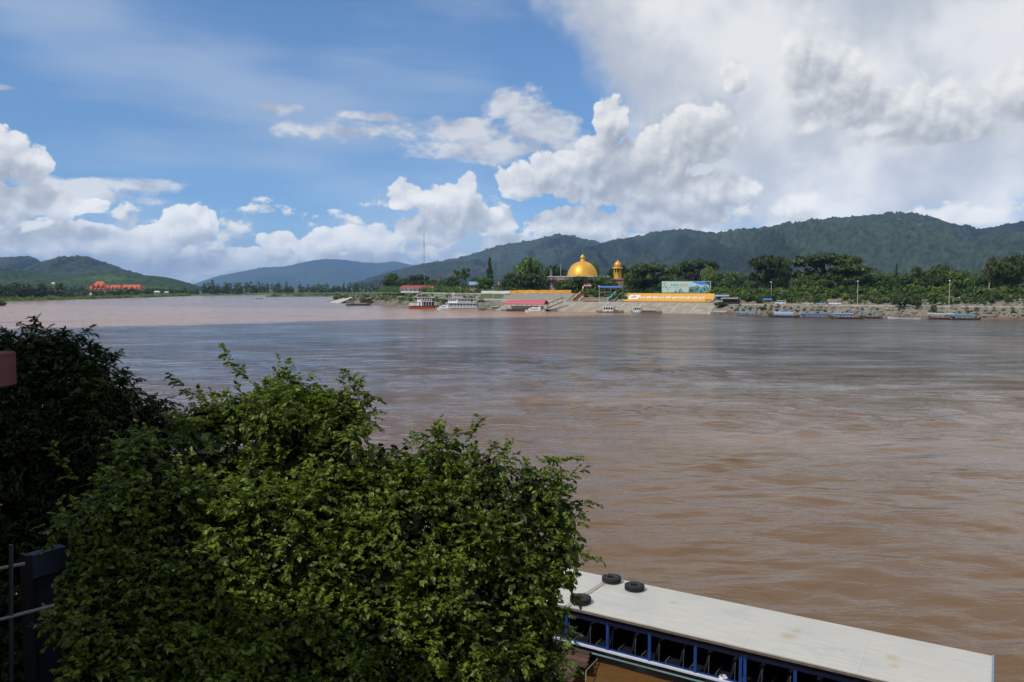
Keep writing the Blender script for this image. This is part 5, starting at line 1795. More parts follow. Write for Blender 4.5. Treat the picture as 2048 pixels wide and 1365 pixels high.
def longboat(label, px, py, L, W, hull_mat, roof_mat=None, roof=(0.25, 0.85), roof_h=1.6, posts=5, seats=4, name='longtail_boat', z0=0.55, sheer=0.7, flip=False, skirt=None, drz=0.0, arch=0.25, cat='boat', group='longtail boats moored at the far bank', pos=None):
    p = pos or at_z(px, py, 0.0)
    o = thing(name, label, cat, (p.x, p.y, 0), SHORE_ANGLE + drz + (pi if flip else 0), group)
    rings = hull_rings(L, W, z0, sheer)
    mb = MB()
    n = len(rings[0])
    b = 0
    for r in rings: mb.v += r
    for k in range(len(rings) - 1):
        for i in range(n - 1):
            mb.f.append((k * n + i, k * n + i + 1, (k + 1) * n + i + 1, (k + 1) * n + i))
    mb.f.append(tuple(range(n)))
    mb.f.append(tuple((len(rings) - 1) * n + i for i in range(n)))
    hull = mb.build('hull', hull_mat, o)
    # inner floor
    fl = [(r[0][0], r[1][1] * .9, z0 * .45) for r in rings[1:-1]] + [(r[0][0], r[4][1] * .9, z0 * .45) for r in reversed(rings[1:-1])]
    MB().add(fl, [tuple(range(len(fl)))]).build('floor', BROWN_HULL, o)
    g = MB().tube([(r[0][0], r[0][1], r[0][2]) for r in rings], 0.06, 5).tube([(r[5][0], r[5][1], r[5][2]) for r in rings], 0.06, 5).build('gunwale', hull_mat, hull)
    if roof_mat:
        x0, x1 = -L / 2 + roof[0] * L, -L / 2 + roof[1] * L
        ry = W / 2 * .98
        prof = [(-ry, roof_h), (-ry * .5, roof_h + arch * .8), (0, roof_h + arch), (ry * .5, roof_h + arch * .8), (ry, roof_h)]
        prof = prof + [(y, z - .06) for y, z in reversed(prof)]
        MB().prism(prof, 'x', x0, x1).build('canopy', roof_mat, o)
        for k in range(posts):
            xx = x0 + .2 + (x1 - x0 - .4) * k / max(1, posts - 1)
            for s in (-1, 1):
                MB().tube([(xx, s * ry * .92, z0 * .6), (xx, s * ry * .95, roof_h + .02)], .045, 4).build('post', OFFWHITE, o)
        if skirt:
            MB().box(x0 + .1, x1 - .1, -ry - .03, -ry + .0, roof_h - .55, roof_h - .04).build('side_curtain', skirt, o)
        for k in range(seats):
            xx = x0 + .6 + (x1 - x0 - 1.2) * k / max(1, seats - 1)
            MB().box(xx - .2, xx + .2, -W * .36, W * .36, z0 * .45, z0 * .45 + .38).build('bench', TAN_HULL, o)
    MB().box(L * .43, L * .47, -.25, .25, z0, z0 + .55).build('engine', DARK, o)
    MB().tube([(L * .46, 0, z0 + .3), (L * .46 + 1.8, 0, -.1)], .05, 4).build('tail_shaft', STEEL, o)
    return o


longboat('low pale boat drawn up beside the dark shrubby tree', 1448, 629, 12.5, 1.7, TAN_HULL, OFFWHITE, (0.12, 0.62), 1.35, 4, 3, sheer=.6, arch=.12)
longboat('boat with pale teal roof below the straw-coloured grass', 1496, 632, 11.5, 1.8, TAN_HULL, TEAL_SHEET, (0.06, 0.80), 1.75, 5, 4, skirt=LIGHT_BLUE)
longboat('dark hulled boat under a bulging pale blue tarpaulin', 1567, 635, 12.6, 2.0, BROWN_HULL, LIGHT_BLUE, (0.20, 0.82), 1.55, 4, 3, skirt=LIGHT_BLUE, arch=.75, sheer=.9)
longboat('boat with a bright blue roof below the beige pickup', 1629, 636, 11.2, 2.0, TAN_HULL, BLUE_SHEET, (0.04, 0.98), 1.65, 6, 5, skirt=BLUE_SHEET, arch=.18)
longboat('boat with a two-tone blue canopy below the white pickup', 1692, 638, 12.8, 2.0, BROWN_HULL, LIGHT_BLUE, (0.16, 0.72), 1.95, 6, 5, skirt=BLUE_SHEET, arch=.22, sheer=.8)
longboat('boat with an open grey green roof and dark posts', 1741, 637, 8.6, 2.2, BROWN_HULL, TEAL_SHEET, (0.02, 0.98), 2.2, 6, 3, arch=.2)
longboat('roofless white rowing boat below the dark bushy tree', 1808, 639, 11.5, 1.4, OFFWHITE, None, name='rowing_boat', z0=.4, sheer=.6)
longboat('boat with a long grey roof beside the teal roofed one', 1882, 639, 9.5, 2.1, BROWN_HULL, GREY, (0.0, 0.95), 2.0, 6, 3, arch=.4)
longboat('boat with a flat teal blue roof nearest the edge of the view', 1930, 640, 10.5, 2.1, BROWN_HULL, TEAL_SHEET, (0.02, 0.78), 1.75, 5, 3, arch=.3, skirt=TEAL_SHEET)
longboat('dark narrow boat lying far out in the open river', 519, 598.5, 9.5, 1.4, BROWN_HULL, None, name='rowing_boat', z0=.5, sheer=.6)


def cabin_boat(label, px, py, L, W, cab, awn, bowmast=False):
    """Low grey-brown cargo boat with a white cabin frame."""
    o = longboat(label, px, py, L, W, TAN_HULL, None, name='cargo_boat', z0=.75, sheer=.5, group='cargo boats moored at the concrete apron')
    x0, x1 = -L / 2 + cab[0] * L, -L / 2 + cab[1] * L
    w = W / 2 - .15
    MB().box(x0, x1, -w, w, .4, 1.5).build('cabin', WHITE, o)
    MB().box(x0 - .25, x1 + .25, -w - .15, w + .15, 2.85, 3.0).build('cabin_roof', WHITE, o)
    n = 5
    for k in range(n):
        xx = x0 + .08 + (x1 - x0 - .16) * k / (n - 1)
        for s in (-1, 1):
            MB().box(xx - .1, xx + .1, s * w - .08, s * w + .08, 1.5, 2.86).build('pillar', WHITE, o)
    MB().box(x0 + .3, x1 - .3, -w + .35, w - .35, 1.5, 2.7).build('wheelhouse_glass', GLASS, o)
    for q in range(3):
        xx = x0 + .6 + q * (x1 - x0 - 1.2) / 2
        MB().box(xx - .28, xx + .28, -w - .02, -w + .0, .75, 1.2).build('window', GLASS, o)
    a0, a1 = -L / 2 + awn[0] * L, -L / 2 + awn[1] * L
    MB().box(a0, a1, -w, w, 2.9, 2.98).build('awning', STEP_STONE, o)
    for xx in (a0 + .1, a1 - .1):
        for s in (-1, 1):
            MB().tube([(xx, s * w * .95, .6), (xx, s * w * .95, 2.92)], .06, 4).build('awning_post', OFFWHITE, o)
    MB().box(a0 + .4, a1 - .5, -w * .8, w * .8, .6, 1.3).build('crate', DARK, o)
    return o


cabin_boat('grey cargo boat with a white cabin and dark raked bow', 1219, 626, 14.5, 2.8, (0.30, 0.66), (0.67, 0.86))
cabin_boat('grey cargo boat with an open white frame, below the amber banner', 1292, 627, 15.5, 2.8, (0.10, 0.34), (0.36, 0.86))


def build_ferry():
    p = at_z(844, 618, 0)
    o = thing('river_ferry', 'orange-red hulled ferry with white upper works', 'ferry', (p.x, p.y, 0), R(-12))
    L, W = 15.5, 4.6
    rings = hull_rings(L, W, 1.75, .5, bow=.55, stern=.9, flat=.7, rise=.2)
    mb = MB(); mb.loft(rings); hull = mb.build('hull', ORANGE_HULL, o)
    MB().tube([(r[0][0], r[0][1] - .04, r[0][2]) for r in rings], .12, 5).build('rubbing_strake', MAROON, hull)
    # cargo deck rail, panelled in white
    MB().box(-7.2, -2.4, -2.2, -2.05, 1.7, 3.3).build('bulwark', OFFWHITE, o)
    MB().box(-7.2, -2.4, 2.05, 2.2, 1.7, 3.3).build('bulwark', OFFWHITE, o)
    MB().box(-7.3, -7.15, -2.2, 2.2, 1.75, 3.4).build('bulwark', OFFWHITE, o)
    for x in (-6.2, -5.2, -4.2, -3.2):
        MB().box(x - .05, x + .05, -2.26, -2.2, 1.75, 3.3).build('stanchion', GREY, o)
    # lower house
    MB().box(-2.2, 0.8, -2.1, 2.1, 1.7, 4.2).build('house', WHITE, o)
    MB().box(0.8, 6.9, -1.7, 1.7, 1.7, 4.1).build('engine_house', DARK, o)
    for x in (1.6, 3.2, 4.8, 6.4):
        MB().box(x - .08, x + .08, -2.15, -2.0, 1.75, 4.2).build('pillar', WHITE, o)
    MB().box(-1.0, -.3, -2.13, -2.1, 1.9, 3.6).build('door', GLASS, o)
    MB().box(-2.6, 7.2, -2.4, 2.4, 4.2, 4.4).build('deck', WHITE, o)
    # upper house
    MB().box(-2.3, 0.2, -1.9, 1.9, 4.4, 6.6).build('wheelhouse', WHITE, o)
    MB().box(-2.32, -2.3, -1.6, 1.6, 5.3, 6.2).build('window', GLASS, o)
    for x in (-1.9, -.9):
        MB().box(x, x + .8, -1.93, -1.9, 5.3, 6.2).build('window', GLASS, o)
    MB().box(0.4, 6.6, -1.5, 1.5, 4.4, 6.3).build('saloon', STEP_STONE, o)
    for x in (1.0, 2.4, 3.8, 5.2, 6.6):
        MB().box(x - .07, x + .07, -2.2, -2.06, 4.4, 6.7).build('pillar', WHITE, o)
    MB().box(0.3, 7.0, -2.25, -2.18, 5.2, 5.35).build('hand_rail', WHITE, o)
    MB().box(-2.7, 7.3, -2.4, 2.4, 6.7, 6.88).build('upper_deck', WHITE, o)
    MB().box(-2.0, 2.4, -1.7, 1.7, 6.9, 8.0).build('awning_side', MAROON, o)
    MB().box(-2.3, 6.8, -2.1, 2.1, 8.5, 8.62).build('sun_roof', MAROON, o)
    for x in (-2.1, .4, 2.8, 6.5):
        for s in (-1, 1):
            MB().tube([(x, s * 1.9, 6.88), (x, s * 1.9, 8.52)], .07, 4).build('roof_post', WHITE, o)
    MB().tube([(2.9, 0, 8.6), (2.9, 0, 10.2)], .06, 4).build('mast', STEEL, o)


def build_passenger_ship():
    p = at_z(918, 620.5, 0)
    o = thing('passenger_ship', 'largest white river ship with three open decks and a tan top roof', 'ship', (p.x, p.y, 0), R(-14))
    L, W = 22.5, 5.2
    rings = hull_rings(L, W, 1.55, .55, bow=.75, stern=.95, flat=.7, rise=.3)
    hull = MB().loft(rings).build('hull', OFFWHITE, o)
    MB().tube([(r[0][0], r[0][1] - .05, r[0][2] - .1) for r in rings], .14, 5).build('rubbing_strake', WHITE, hull)
    MB().box(-6.5, 10.6, -1.9, 1.9, 1.5, 3.7).build('lower_saloon', GREY, o)
    for x in np.arange(-5.8, 10.2, 1.45):
        MB().box(x, x + .95, -1.94, -1.9, 2.2, 3.3).build('window', GLASS, o)
    for x in np.arange(-6.4, 10.8, 1.9):
        MB().box(x - .08, x + .08, -2.5, -2.36, 1.5, 3.8).build('pillar', WHITE, o)
    MB().box(-6.6, 10.8, -2.5, -2.42, 2.3, 2.45).build('hand_rail', WHITE, o)
    MB().box(-7.4, 11.0, -2.65, 2.65, 3.8, 4.0).build('deck', WHITE, o)
    MB().box(-5.6, -.2, -2.0, 2.0, 4.0, 6.2).build('forward_saloon', WHITE, o)
    for x in np.arange(-5.2, -.8, 1.1):
        MB().box(x, x + .7, -2.03, -2.0, 4.9, 5.8).build('window', GLASS, o)
    MB().box(.2, 9.8, -1.6, 1.6, 4.0, 6.1).build('aft_saloon', GREY, o)
    MB().box(7.3, 8.7, -1.64, -1.6, 4.3, 5.9).build('door', MAROON, o)
    for x in np.arange(1.0, 7.0, 1.4):
        MB().box(x, x + .8, -1.64, -1.6, 4.7, 5.7).build('window', GLASS, o)
    for x in np.arange(.2, 10.8, 1.75):
        MB().box(x - .07, x + .07, -2.5, -2.38, 4.0, 6.4).build('pillar', WHITE, o)
    MB().box(.0, 10.7, -2.5, -2.42, 4.8, 4.95).build('hand_rail', WHITE, o)
    MB().box(-6.0, 10.9, -2.6, 2.6, 6.4, 6.58).build('upper_deck', OFFWHITE, o)
    for x in np.arange(-5.4, 3.2, 1.2):
        MB().box(x - .06, x + .06, -2.3, -2.2, 6.58, 8.1).build('rail_post', WHITE, o)
    MB().box(-5.5, 3.0, -2.3, -2.22, 7.2, 7.32).build('hand_rail', WHITE, o)
    MB().box(-3.5, 2.2, -1.5, 1.5, 6.6, 8.4).build('top_cabin', GREY, o)
    MB().add([(-2.6, -2.3, 8.4), (3.4, -2.3, 8.4), (3.4, 2.3, 8.4), (-2.6, 2.3, 8.4), (-1.4, 0, 9.5), (2.2, 0, 9.5)], [(0, 1, 5, 4), (2, 3, 4, 5), (0, 4, 3), (1, 2, 5), (3, 2, 1, 0)]).build('roof', THATCH, o)
    MB().lathe([(.5, 0), (.5, .8), (.1, 1.1)], 8).build('tank', WHITE, o, loc=(-3.0, 0, 8.4))
    return o


def speedboat(label, px, py, L, W, rz, stripes=5, h=1.0):
    p = at_z(px, py, 0)
    o = thing('speedboat', label, 'speedboat', (p.x, p.y, 0), rz, None)
    rings = hull_rings(L, W, .85 * h, .35, bow=1.0, stern=.95, flat=.5, rise=.9)
    hull = MB().loft(rings).build('hull', WHITE, o)
    MB().tube([(r[0][0], r[0][1], r[0][2] - .12) for r in rings], .07, 5).build('rubbing_strake', GREY, hull)
    w = W / 2 - .25
    out = [(-L * .36, .85 * h), (L * .28, .85 * h), (L * .28, 2.15 * h), (-L * .12, 2.3 * h), (-L * .22, 2.0 * h)]
    cab = MB().prism(out, 'y', -w, w).build('cabin', WHITE, o, bevel=.06)
    for k in range(stripes):
        x = -L * .2 + k * L * .085
        MB().prism([(x, 1.25 * h), (x + L * .06, 1.25 * h), (x + L * .06, 1.85 * h), (x + L * .012, 1.85 * h)], 'y', -w - .02, -w).build('window', GLASS, o)
    MB().loft([[(-L * .345, -w * .8, .98 * h), (-L * .345, w * .8, .98 * h), (-L * .33, w * .8, .96 * h), (-L * .33, -w * .8, .96 * h)], [(-L * .235, -w * .75, 1.9 * h), (-L * .235, w * .75, 1.9 * h), (-L * .22, w * .75, 1.88 * h), (-L * .22, -w * .75, 1.88 * h)]]).build('windscreen', GLASS, o)
    MB().box(L * .38, L * .47, -.5, .5, .5, 1.4 * h).build('engine', GREY, o)
    MB().add([(L * .20, -w, 2.12 * h), (L * .28, -w, 2.12 * h), (L * .30, -w, 3.0 * h), (L * .27, -w, 3.0 * h), (L * .20, -w + .1, 2.12 * h), (L * .28, -w + .1, 2.12 * h), (L * .30, -w + .1, 3.0 * h), (L * .27, -w + .1, 3.0 * h)],
             [(0, 1, 2, 3), (7, 6, 5, 4), (0, 4, 5, 1), (1, 5, 6, 2), (2, 6, 7, 3), (3, 7, 4, 0)]).build('roll_bar', WHITE, o)
    return o


build_ferry()
build_passenger_ship()
speedboat('white pointed motor launch lying before the passenger ship', 889, 620.5, 8.6, 2.4, R(-10), 4, 1.15)
speedboat('white speedboat with dark windows below the crimson pier roof', 1070, 625.2, 10.5, 2.8, R(-20), 5, 1.1)
_p = at_z(876, 615.5, 0)
longboat('grey workboat tucked between the ferry and the passenger ship', 0, 0, 9.5, 2.8, GREY, GREY, (0.1, 0.9), 4.6, 5, 2, name='work_boat', z0=1.4, sheer=.4, skirt=DARK, group=None, pos=_p)
longboat('small boat with a white and purple canopy beside the pier', 990, 620.5, 7.5, 2.0, OFFWHITE, OFFWHITE, (0.15, 0.85), 1.9, 4, 2, name='tour_boat', skirt=STEP_STONE, arch=.1, group=None)
longboat('small grey motor boat crowded against the crimson pier', 1011, 622, 6.2, 2.2, GREY, LIGHT_BLUE, (0.2, 0.6), 1.9, 3, 2, name='motor_boat', group=None, sheer=.4)
longboat('small tan skiff at the far end of the crimson pier', 1104, 623, 5.5, 1.6, TAN_HULL, None, name='skiff', group=None)


def build_pier():
    p = at_z(1054, 622.6, 0)
    o = thing('floating_pier', 'floating pier under an arched crimson roof', 'pier', (p.x, p.y, 0), R(-22))
    L = 21.0
    MB().box(-L / 2, L / 2, -3.2, 3.2, -.4, .9).build('pontoon', DARK, o)
    MB().box(-L / 2 - .2, L / 2 + .2, -3.3, 3.3, .9, 1.05).build('deck', STEP_STONE, o)
    r = 3.3
    arc = [(r * math.cos(a), 3.5 + 2.2 * math.sin(a)) for a in np.linspace(0.05, pi - 0.05, 13)]
    arc = arc + [(q * .97, z - .1) for q, z in reversed(arc)]
    MB().prism(arc, 'x', -L / 2 - .4, L / 2 + .4).build('arched_roof', PINK_ROOF, o)
    end = [(r * .95 * math.cos(a), 3.5 + 2.1 * math.sin(a)) for a in np.linspace(0.05, pi - 0.05, 13)]
    MB().prism(end, 'x', L / 2 - .1, L / 2).build('gable', DARK, o)
    for x in np.linspace(-L / 2 + .2, L / 2 - .2, 8):
        for s in (-1, 1):
            MB().tube([(x, s * 3.0, 1.0), (x, s * 3.05, 3.65)], .09, 5).build('post', TAN_HULL, o)
    MB().box(-L / 2 + .4, L / 2 - .4, -3.05, -2.98, 1.8, 1.95).build('hand_rail', TAN_HULL, o)
    MB().box(-L / 2 + 1, L / 2 - 2, 1.2, 2.4, 1.05, 2.6).build('waiting_bench', CONCRETE_PALE, o)
    # covered gangway climbing to the promenade
    a = Vector((L / 2 + .6, 1.0, 3.9)); b = Vector((L / 2 + 6.5, 9.0, 7.2))
    def beam(z0, z1, half, mat, nm):
        MB().loft([[(q.x, q.y - half, q.z + z0), (q.x, q.y + half, q.z + z0), (q.x, q.y + half, q.z + z1), (q.x, q.y - half, q.z + z1)] for q in (a, b)]).build(nm, mat, o)
    beam(.0, .12, 1.3, PINK_ROOF, 'gangway_roof')
    beam(-2.4, -2.2, 1.1, DARK, 'gangway')
    for f in (0.05, .35, .65, .95):
        q = a.lerp(b, f)
        for s in (-1, 1):
            MB().tube([(q.x, q.y + s * 1.05, q.z - 2.3), (q.x, q.y + s * 1.05, q.z + .05)], .07, 4).build('gangway_post', TAN_HULL, o)
    return o


build_pier()


def build_barge():
    p = at_z(716, 611.5, 0)
    o = thing('dark_barge', 'long dark barge with a grey green cabin under the reeds', 'barge', (p.x, p.y, 0), R(-6))
    L = 17
    MB().loft(hull_rings(L, 3.2, .9, .3, bow=.4, stern=.9, flat=.8, rise=.1)).build('hull', DARK, o)
    MB().box(-L / 2 + .5, -L / 2 + 5.0, -1.3, 1.3, .8, 3.2).build('cabin', P('grey_green_paint', (0.20, 0.24, 0.20), rough=.7), o)
    MB().box(-L / 2 + .2, -L / 2 + 5.3, -1.5, 1.5, 3.2, 3.4).build('cabin_roof', GREY, o)
    for x in (-L / 2 + 1.2, -L / 2 + 3.2):
        MB().box(x, x + 1.0, -1.33, -1.3, 1.8, 2.7).build('window', GLASS, o)
    MB().box(-L / 2 + 5.5, L / 2 - 1, -1.2, 1.2, .85, 1.2).build('cargo_cover', STEP_STONE, o)
    longboat('small pale boat nosed into the reeds near the concrete ramp', 685, 606, 7.5, 1.9, OFFWHITE, GREY, (.2, .8), 1.7, 3, 2, name='moored_boat', group=None)
    # concrete boat ramp at the tip of the cape
    q = [at_z(653, 605, 0), at_z(676, 607, 0)]
    rz = [(q[0].x, q[0].y, -.3), (q[1].x, q[1].y, -.3), (q[1].x + 7, q[1].y + 26, 4.6), (q[0].x + 14, q[0].y + 24, 4.6)]
    r = MB().loft([[(x, y, z - .5) for x, y, z in rz], rz]).build('boat_ramp', CONCRETE_PALE)
    tag(r, kind='structure')


build_barge()

# ------------------------------------------------------------------ near bank
def near_height(x, y):
    shore = 24.2 - 4.6 * np.clip((x - 0.6) / 3.0, 0, 1) + 1.5 * np.clip((-x - 4) / 8, 0, 1)
    f = np.clip((y - 3.0) / (shore - 3.0), -0.4, 1.25)
    return 8.2 * (1 - f) ** 1.0 - 0.9 * np.clip(f - 0.9, 0, 1)


def build_near_bank():
    xs = np.linspace(-34, 30, 110); ys = np.concatenate([np.linspace(-14, 10, 30), np.linspace(10.4, 31, 70)])
    X, Y = np.meshgrid(xs, ys, indexing='ij')
    Z = near_height(X, Y) + 0.35 * (fbm(X * .6, Y * .6, 4, 51) - .5)
    idx = np.arange(X.size).reshape(X.shape)
    F = np.stack([idx[:-1, :-1], idx[1:, :-1], idx[1:, 1:], idx[:-1, 1:]], -1).reshape(-1, 4)
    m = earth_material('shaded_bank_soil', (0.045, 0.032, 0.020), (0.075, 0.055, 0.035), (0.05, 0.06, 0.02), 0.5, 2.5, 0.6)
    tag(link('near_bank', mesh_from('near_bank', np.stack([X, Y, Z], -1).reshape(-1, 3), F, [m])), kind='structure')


build_near_bank()


# ------------------------------------------------------------------ the long passenger boat below
NAVY = P('navy_hull_paint', (0.010, 0.018, 0.040), rough=0.35, dirt=(0.02, 0.028, 0.036))
BLUE = P('royal_blue_paint', (0.013, 0.050, 0.21), rough=0.45, var=0.15, dirt=(0.012, 0.035, 0.12), scale=3)
DEEP_BLUE = P('dark_blue_paint', (0.004, 0.008, 0.032), rough=0.5)
RAIL_WHITE = P('rail_white_paint', (0.58, 0.61, 0.66), rough=0.4, var=0.05, dirt=(0.50, 0.52, 0.56), scale=3)
STRAKE = P('teal_strake_paint', (0.10, 0.19, 0.20), rough=0.5)
SEAT = P('seat_vinyl', (0.010, 0.013, 0.020), rough=0.5)
FRAME = P('dull_seat_frame', (0.10, 0.11, 0.12), rough=0.5)
CLOTH_WHITE = P('white_cloth', (0.62, 0.63, 0.64), rough=0.9)
WOOD_RIM = P('weathered_roof_rim', (0.16, 0.13, 0.10), rough=0.8, scale=4, dirt=(0.08, 0.065, 0.05))
ROPE = P('hemp_rope', (0.33, 0.28, 0.20), rough=0.95, scale=8)


def roof_material():
    """Cream-painted boards: long weathering streaks, grey scuffs, a few rust blooms."""
    def b(nb, bsdf):
        tc = nb.new('ShaderNodeTexCoord')
        v = S(nb, tc.outputs['Object'])
        x, y, z = nb.sep(v)
        st = nb.noise(nb.comb(x * 0.55, y * 7.0), 1.6, 6.0, 0.65)
        st2 = nb.noise(nb.comb(x * 2.2, y * 26.0), 1.3, 5.0, 0.6)
        blot = nb.noise(v, 0.55, 5.0, 0.6, dim='3D')
        c = nb.mix(nb.sm(st, 0.30, 0.75), (0.49, 0.465, 0.405), (0.57, 0.54, 0.465))
        c = nb.mix(nb.sm(st2, 0.55, 0.80, 0.0, 0.45), c, (0.44, 0.43, 0.40))
        c = nb.mix(nb.sm(blot, 0.50, 0.72, 0.0, 0.65), c, (0.41, 0.405, 0.385))
        spk = nb.noise(v, 14.0, 3.0, 0.6, dim='3D')
        c = nb.mix(nb.sm(spk, 0.70, 0.78, 0.0, 0.5), c, (0.30, 0.29, 0.27))
        wob = nb.noise(v, 4.0, 4.0, 0.65, dim='3D')
        for (cx, cy, r) in [(-5.15, -0.25, 0.34), (-2.35, -0.15, 0.26), (-2.25, -0.62, 0.20), (-5.0, 0.25, 0.2), (-8.9, 0.4, 0.18), (-3.6, -0.4, 0.10)]:
            q = nb.vm('LENGTH', nb.vm('MULTIPLY_ADD', nb.comb(x, y), (1 / r, 1 / r, 0), (-cx / r, -cy / r, 0)))
            c = nb.mix(nb.sm(q + (wob - 0.5) * 1.8, 1.1, 0.1, 0.0, 0.55), c, (0.44, 0.31, 0.15))
        nb.put(bsdf.inputs['Base Color'], c)
        bsdf.inputs['Roughness'].default_value = 0.62
        bsdf.inputs['Specular IOR Level'].default_value = 0.3
        bp = nb.new('ShaderNodeBump')
        bp.inputs['Strength'].default_value = 0.25
        bp.inputs['Distance'].default_value = 0.02
        nb.put(bp.inputs['Height'], st2)
        nb.t.links.new(bp.outputs[0], bsdf.inputs['Normal'])
    return principled('weathered_cream_roof', b)


def crumpled(rad, seed, n=10, m=14, amp=0.35):
    rng = np.random.default_rng(seed)
    rings = []
    for i in range(n):
        a = pi * (i + 0.3) / (n - 0.4)
        rings.append([((rad * math.sin(a)) * (1 + amp * rng.normal(0, .5)) * math.cos(2 * pi * j / m), (rad * math.sin(a)) * (1 + amp * rng.normal(0, .5)) * math.sin(2 * pi * j / m), rad * 1.1 * math.cos(a) * (1 + amp * .4 * rng.normal())) for j in range(m)])
    return MB().loft(rings)


def torus(R0, r, n=28, m=10, sz=1.0):
    rings = []
    for i in range(n):
        a = 2 * pi * i / n
        rings.append([((R0 + r * math.cos(b)) * math.cos(a), (R0 + r * math.cos(b)) * math.sin(a), r * sz * math.sin(b)) for b in [2 * pi * j / m for j in range(m)]])
    rings.append(rings[0])
    return MB().loft(rings, cap=False)


ZR = 1.74
_F0, _F1, _N0, _N1 = at_z(1161, 1146, ZR), at_z(1984, 1312, ZR), at_z(1132, 1213, ZR), at_z(1687, 1346, ZR)
_d = ((_F1 - _F0).normalized() + (_N1 - _N0).normalized()).normalized()
_n = Vector((-_d.y, _d.x, 0))
ROOF_W = (_F0 - _N0).dot(_n) * 0.5 + (_F1 - _N1).dot(_n) * 0.5
BOAT_ORG = _F1 - _n * (ROOF_W / 2)
BOAT_ANG = math.atan2(_d.y, _d.x)


def boat_local(p):
    q = p - BOAT_ORG
    return Vector((q.dot(_d), q.dot(_n), p.z))


